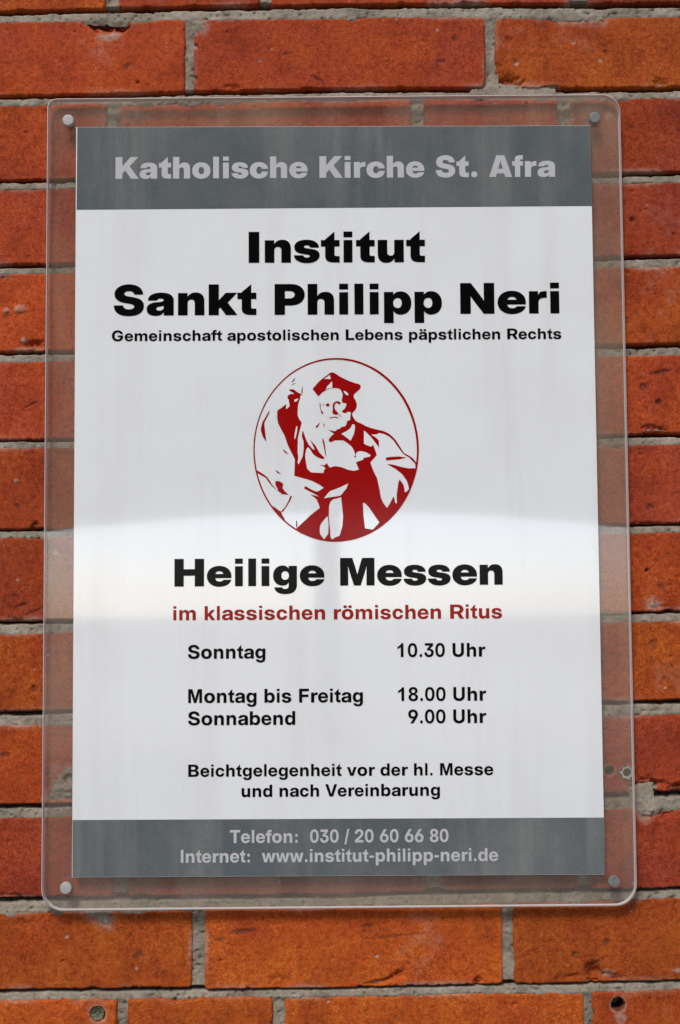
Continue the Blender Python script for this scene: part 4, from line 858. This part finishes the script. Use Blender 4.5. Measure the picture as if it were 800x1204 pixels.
    def window(x, z, r):
        return (slice(max(0, np.searchsorted(gz, z - r)), min(nz, np.searchsorted(gz, z + r))),
                slice(max(0, np.searchsorted(gx, x - r)), min(nx, np.searchsorted(gx, x + r))))

    jag = vnoise(X, Z, 4.0, 51) * 0.28 + vnoise(X, Z, 1.8, 52) * 0.16
    for x, z, rx, rz, dep, tn in CHIPS + PITS:
        w_ = window(x, z, max(rx, rz) * 1.8)
        cx, cz = X[w_] - x, Z[w_] - z
        a = (cx * math.cos(tn) + cz * math.sin(tn)) / rx
        b = (-cx * math.sin(tn) + cz * math.cos(tn)) / rz
        q = np.hypot(a, b) + jag[w_]
        rough = vnoise(X[w_], Z[w_], 5.0, 53) * 0.35 + vnoise(X[w_], Z[w_], 2.2, 54) * 0.25
        hb[w_] -= dep * np.clip((1 - q) * 1.5, 0, 1) * (0.85 + 0.6 * jag[w_] + rough)
        if rx > 2.5 and dep > 0 and (x, z, rx, rz, dep, tn) in PITS:
            recess_dark[w_] = np.maximum(recess_dark[w_], 0.45 * np.clip((1 - q) * 2, 0, 1))  # darker colour inside the larger pits
    # random little pits and crumbs in view
    pr = np.random.default_rng(77)
    for _ in range(520):
        x, z = pr.uniform(-340, 340), pr.uniform(1135, 2210)
        r_ = pr.uniform(0.9, 2.6) * (1.6 if pr.random() < 0.08 else 1)
        w_ = window(x, z, r_ * 2)
        q = np.hypot(X[w_] - x, (Z[w_] - z) * pr.uniform(0.8, 1.6)) / r_ + jag[w_]
        sgn = 1 if pr.random() < 0.8 else -0.7
        hb[w_] -= sgn * pr.uniform(0.5, 1.6) * np.clip((1 - q) * 2, 0, 1)
        if pr.random() < 0.25:
            chalk[w_] = np.maximum(chalk[w_], np.clip((1 - q) * 3, 0, 0.8))
    for x, z, r_, dep in HOLES:
        w_ = window(x, z, r_ * 2)
        q = np.hypot(X[w_] - x, Z[w_] - z) + jag[w_] * 0.9
        hb[w_] = np.where(q < r_, np.minimum(hb[w_], -dep), hb[w_] - 1.2 * np.clip(1.45 - q / r_, 0, 0.45))
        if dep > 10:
            recess_dark[w_] = np.maximum(recess_dark[w_], np.clip((r_ + 0.6 - q) / 0.8, 0, 1) * 0.95)  # near-black shade painted into the deep drilled holes
        chalk[w_] = np.maximum(chalk[w_], 0.5 * np.clip(1 - np.abs(q - r_ - 1.2) / 1.5, 0, 1))
    for poly, ht in PATCHES:
        cx = sum(p[0] for p in poly) / len(poly)
        cz = sum(p[1] for p in poly) / len(poly)
        rr_ = max(max(abs(p[0] - cx), abs(p[1] - cz)) for p in poly) + 4
        w_ = window(cx, cz, rr_)
        sd_ = poly_mask(X[w_], Z[w_], poly) + jag[w_] * 3.0
        lift = hb[w_] - 0.6 + np.clip(sd_ * 0.7, -1, ht + 0.6) + vnoise(X[w_], Z[w_], 3.0, 61) * 0.3
        lift = np.where(hb[w_] < -3, np.maximum(hm[w_], -1.0), lift)
        for x, z, r_, dep in HOLES:
            lift = np.where(np.hypot(X[w_] - x, Z[w_] - z) < r_ + 1, -16, lift)
        hm[w_] = np.where(sd_ > -1, np.maximum(hm[w_], lift), hm[w_])
        near[w_] |= sd_ > -2
        chalk[w_] = np.maximum(chalk[w_], np.clip(1 + sd_ / 6, 0, 1) * 0.5)
    for x, z, rx, rz, st in SMEARS:
        w_ = window(x, z, max(rx, rz) * 1.8)
        q = np.hypot((X[w_] - x) / rx, (Z[w_] - z) / rz) + jag[w_] * 0.8 + vnoise(X[w_], Z[w_], 7.0, 62) * 0.25
        chalk[w_] = np.maximum(chalk[w_], st * np.clip((1.1 - q) * 1.6, 0, 1))
    # lime film along some brick edges and on a few faces
    film = np.clip(vnoise(X, Z, 30.0, 71) - 0.05, 0, 1) * np.clip(1 - dd / 4.5, 0, 1) * 0.9
    film += np.clip(vnoise(X, Z, 70.0, 72) + vnoise(X, Z, 9.0, 73) * 0.5 - 0.8, 0, 1) * 0.35
    chalk = np.clip(np.maximum(chalk, film), 0, 0.85)
    hb = np.minimum(hb, 1.8 + (hb - 1.8) * 0.2)
    hm = np.minimum(hm, 1.8 + (hm - 1.8) * 0.2)
    root = empty('brick_wall', (0, 0, 0.03), 'weathered red brick wall with pale raked mortar joints behind the church notice', 'wall')

    def sheet(name, H, keep, mat, attrs):
        kf = keep[:-1, :-1] | keep[1:, :-1] | keep[:-1, 1:] | keep[1:, 1:]
        ii, jj = np.nonzero(kf)
        a = ii * nx + jj
        q = np.stack([a, a + 1, a + nx + 1, a + nx], 1)
        used, inv = np.unique(q.ravel(), return_inverse=True)
        co = np.stack([X.ravel()[used] / 1000, -H.ravel()[used] / 1000, Z.ravel()[used] / 1000], 1).astype(np.float32)
        me = bpy.data.meshes.new(name)
        me.vertices.add(len(used))
        me.vertices.foreach_set('co', co.ravel())
        me.loops.add(len(inv))
        me.loops.foreach_set('vertex_index', inv.astype(np.int32))
        me.polygons.add(len(q))
        me.polygons.foreach_set('loop_start', np.arange(0, len(inv), 4, dtype=np.int32))
        me.polygons.foreach_set('use_smooth', np.ones(len(q), dtype=bool))
        for an, av in attrs.items():
            at = me.attributes.new(an, 'FLOAT', 'POINT')
            at.data.foreach_set('value', av.ravel()[used].astype(np.float32))
        me.update(calc_edges=True)
        me.validate()
        return link_mesh(name, me, mat, root)
    sheet('brickwork', hb, hb > -21.9, M_BRICK, dict(tone=tone, hue=hue, chalk=chalk, recess_dark=recess_dark))
    sheet('mortar', hm, near, M_MORTAR, {})
    # solid core behind the facing
    bm = bmesh.new()
    add_box(bm, -1.5, 1.5, 0.0225, 0.24, 0.0, 2.6)
    bm_obj('core', bm, M_MORTAR, root)


build_wall()

# ------------------------------------------------------------------ the notice
sign = empty('notice_sign', (-0.003, 0.0, 1.354),
             'white printed church notice with blue-grey bands under clear acrylic, screwed to the brick wall', 'sign')


def round_rect(corners, r, seg=10):
    """corners clockwise as (x, z); rounded outline"""
    out = []
    n = len(corners)
    for i in range(n):
        p0, p1, p2 = Vector(corners[i - 1]), Vector(corners[i]), Vector(corners[(i + 1) % n])
        rr_ = r[i]
        d0, d1 = (p0 - p1).normalized(), (p2 - p1).normalized()
        c = p1 + (d0 + d1) * rr_
        for k in range(seg + 1):
            t = k / seg * math.pi / 2
            out.append(tuple(c - d1 * rr_ * math.cos(t) - d0 * rr_ * math.sin(t)))
    return out


# print sheet with its two bands
bm = bmesh.new()
P_TL, P_TR, P_BR, P_BL = (-0.2261, 2.0172), (0.2186, 2.0158), (0.2190, 1.3777), (-0.2254, 1.3781)
prism(bm, [P_TL, P_TR, P_BR, P_BL], -0.0118, -0.0112)
bm_obj('print_sheet', bm, M_WHITE, sign)
bm = bmesh.new()
add_fill(bm, [[(P_TL[0] + 0.0009, P_TL[1] - 0.0002), (P_TR[0], P_TR[1] - 0.0002), (0.2189, 1.9449), (-0.2262 + 0.0009, 1.9444)]], -0.01190)
bm_obj('header_band', bm, M_BAND, sign)
bm = bmesh.new()
add_fill(bm, [[(-0.2256 + 0.0004, 1.4253), (0.2194, 1.4246), (P_BR[0], P_BR[1] + 0.0002), (P_BL[0] + 0.0004, P_BL[1] + 0.0002)]], -0.01190)
bm_obj('footer_band', bm, M_BAND, sign)

# emblem
def pts(flat):
    return [(flat[i] / 1e4, flat[i + 1] / 1e4) for i in range(0, len(flat), 2)]


bm = bmesh.new()
add_fill(bm, [pts(EMBLEM['body'])], -0.01194, 0)
for p in EMBLEM['white']:
    add_fill(bm, [pts(p)], -0.01199, 1)
for p in EMBLEM['red']:
    add_fill(bm, [pts(p)], -0.01204, 0)
emb = bm_obj('emblem', bm, [M_RED, M_WHITE], sign)
emb['label'] = 'dark red oval emblem of a bearded priest in a cap raising one hand'
bm = bmesh.new()
add_fill(bm, [pts(EMBLEM['ring'][0]), pts(EMBLEM['ring'][1])[::-1]], -0.01209)
ring = bm_obj('ring', bm, M_RED)
ring.parent = emb


# lettering
def contour(c):
    """TrueType style contour (x, y, on) -> points"""
    p = [(c[i], c[i + 1], c[i + 2]) for i in range(0, len(c), 3)]
    full = []
    n = len(p)
    for i in range(n):
        full.append(p[i])
        q = p[(i + 1) % n]
        if not p[i][2] and not q[2]:
            full.append(((p[i][0] + q[0]) / 2, (p[i][1] + q[1]) / 2, 1))
    s = next(i for i, a in enumerate(full) if a[2])
    full = full[s:] + full[:s]
    out = []
    n = len(full)
    i = 0
    while i < n:
        a = full[i]
        b = full[(i + 1) % n]
        if b[2]:
            out.append(a[:2])
            i += 1
        else:
            d = full[(i + 2) % n]
            for k in range(5):
                t = k / 5
                out.append(((1 - t) ** 2 * a[0] + 2 * t * (1 - t) * b[0] + t * t * d[0],
                            (1 - t) ** 2 * a[1] + 2 * t * (1 - t) * b[1] + t * t * d[1]))
            i += 2
    res = []
    for q in out:
        if not res or abs(q[0] - res[-1][0]) + abs(q[1] - res[-1][1]) > 0.5:
            res.append(q)
    return res


Y_INK = -0.0121
MATS = {'ink': M_INK, 'pale': M_PALE, 'red': M_RED}
LAB = {'ink': None, 'pale': 'pale grey lettering on a blue-grey band', 'red': 'small dark red line of lettering'}
for text, black, mat, x0, x1, z0, z1, cap in LINES:
    G = GLYPHS[str(black)]
    pen = 0
    placed = []
    lo_, hi_ = 1e9, -1e9
    for ch in text:
        adv, groups = G[ch]
        gg = []
        for grp in groups:
            lp = [[(px + pen, py) for px, py in contour(c)] for c in grp]
            gg.append(lp)
            for px, _ in lp[0]:
                lo_, hi_ = min(lo_, px), max(hi_, px)
        placed.append(gg)
        pen += adv
    kx = (x1 - x0) / (hi_ - lo_)
    ky = cap / 716
    bm = bmesh.new()
    for gg in placed:
        loops = []
        for lp in gg:
            for l_ in lp:
                loops.append([((x0 + (px - lo_) * kx) / 1000,
                               (z0 + (z1 - z0) * (px - lo_) / (hi_ - lo_) + py * ky) / 1000) for px, py in l_])
        if loops:
            add_fill(bm, loops, Y_INK)
    o = bm_obj('lettering', bm, MATS[mat], sign)
    if LAB[mat]:
        o['label'] = LAB[mat]

# clear panel
AY0, AY1 = -0.0110, -0.0036
outl = round_rect([(-0.2515, 2.0431), (0.2452, 2.0439), (0.2458, 1.3514), (-0.2511, 1.3501)], (0.008, 0.016, 0.018, 0.018))
bm = bmesh.new()
n_ = len(outl)
cx_, cz_ = -0.003, 1.696


def inset(o_, d):
    res = []
    m_ = len(o_)
    for i in range(m_):
        a, b = Vector(o_[i - 1]), Vector(o_[(i + 1) % m_])
        t_ = (b - a).normalized()
        nrm = Vector((t_.y, -t_.x))
        p = Vector(o_[i])
        if nrm.dot(Vector((cx_, cz_)) - p) < 0:
            nrm = -nrm
        res.append(tuple(p + nrm * d))
    return res


inn = inset(outl, 0.0007)
rings = [[(x, AY0, z) for x, z in inn], [(x, AY0 + 0.0007, z) for x, z in outl],
         [(x, AY1 - 0.0007, z) for x, z in outl], [(x, AY1, z) for x, z in inn]]
vr = [[bm.verts.new(p) for p in rg] for rg in rings]
bm.faces.new(vr[0]).material_index = 0
bm.faces.new(vr[3][::-1]).material_index = 0
for a, b in zip(vr, vr[1:]):
    for i in range(n_):
        f = bm.faces.new((a[i], b[i], b[(i + 1) % n_], a[(i + 1) % n_]))
        f.material_index = 1
bmesh.ops.recalc_face_normals(bm, faces=bm.faces)
pan = bm_obj('acrylic_panel', bm, [M_ACRYL, M_EDGE], sign)


# screws with their spacers
def lathe(bm, cx, cz, prof, seg=28):
    rgs = []
    for r_, y in prof:
        rgs.append([bm.verts.new((cx + r_ * math.cos(2 * math.pi * k / seg), y, cz + r_ * math.sin(2 * math.pi * k / seg))) for k in range(seg)])
    for a, b in zip(rgs, rgs[1:]):
        for k in range(seg):
            bm.faces.new((a[k], a[(k + 1) % seg], b[(k + 1) % seg], b[k]))
    bm.faces.new(rgs[0])
    bm.faces.new(rgs[-1][::-1])
    bmesh.ops.recalc_face_normals(bm, faces=bm.faces)


for i, (sx, sz) in enumerate([(-0.2328, 2.0229), (0.2223, 2.0223), (-0.2302, 1.3697), (0.2263, 1.3721)]):
    bm = bmesh.new()
    lathe(bm, sx, sz, [(0.0046, -0.01105), (0.0049, -0.0116), (0.0049, -0.0136), (0.0046, -0.0142), (0.0030, -0.0144), (0.0010, -0.01445)])
    sc_ = bm_obj('screw', bm, M_SCREW_DULL if i in (1, 3) else M_SCREW, sign)
    bm = bmesh.new()
    lathe(bm, sx, sz, [(0.0026, 0.010), (0.0026, -0.0035)])
    sp_ = bm_obj('spacer', bm, M_SPACER)
    sp_.parent = sc_

# ------------------------------------------------------------------ wall plugs left in drilled holes
pl = empty('wall_plug', (0.2412, -0.002, 1.4606), 'pale star-rimmed plastic plug in a drilled brick hole, behind the clear right margin', 'wall plug')
bm = bmesh.new()
out_, in_ = [], []
rnd = random.Random(3)
for k in range(14):
    a = 2 * math.pi * k / 14
    r_ = (0.0061 if k % 2 else 0.0046) * rnd.uniform(0.93, 1.07)
    out_.append((0.2412 + r_ * math.cos(a), 1.4606 + r_ * math.sin(a)))
    in_.append((0.2412 + 0.0036 * math.cos(a), 1.4606 + 0.0036 * math.sin(a)))
ys = (-0.0024, -0.0010)
ring_v = [[bm.verts.new((x, y, z)) for x, z in lp] for y in ys for lp in (out_, in_)]
o0, i0, o1, i1 = ring_v
i2 = [bm.verts.new((x, 0.010, z)) for x, z in in_]
for k in range(14):
    j = (k + 1) % 14
    bm.faces.new((o0[k], o0[j], i0[j], i0[k]))
    bm.faces.new((o0[j], o0[k], o1[k], o1[j]))
    bm.faces.new((i0[k], i0[j], i2[j], i2[k]))
bmesh.ops.recalc_face_normals(bm, faces=bm.faces)
bm_obj('flange', bm, M_PLUG, pl)
bm = bmesh.new()
lathe(bm, 0.2412, 1.4606, [(0.00355, 0.0098), (0.00355, 0.0015)], 14)
bm_obj('bore', bm, M_HOLE, pl)

pl2 = empty('wall_plug', (-0.2054, 0.002, 1.2634), 'crumbling grey-green plug filling a hole in the brick at lower left', 'wall plug')
bm = bmesh.new()
rows = []
for r_, y in ((0.0066, 0.006), (0.0062, 0.0010), (0.0052, 0.0002), (0.0030, 0.0016), (0.0012, 0.0030)):
    rows.append([bm.verts.new((-0.2054 + r_ * (1 + rnd.uniform(-.1, .1)) * math.cos(2 * math.pi * k / 18), y + rnd.uniform(-.0006, .0006),
                               1.2634 + r_ * (1 + rnd.uniform(-.1, .1)) * math.sin(2 * math.pi * k / 18))) for k in range(18)])
for a, b in zip(rows, rows[1:]):
    for k in range(18):
        bm.faces.new((a[k], a[(k + 1) % 18], b[(k + 1) % 18], b[k]))
bm.faces.new(rows[-1])
bmesh.ops.recalc_face_normals(bm, faces=bm.faces)
bm_obj('filler', bm, M_FILL, pl2)
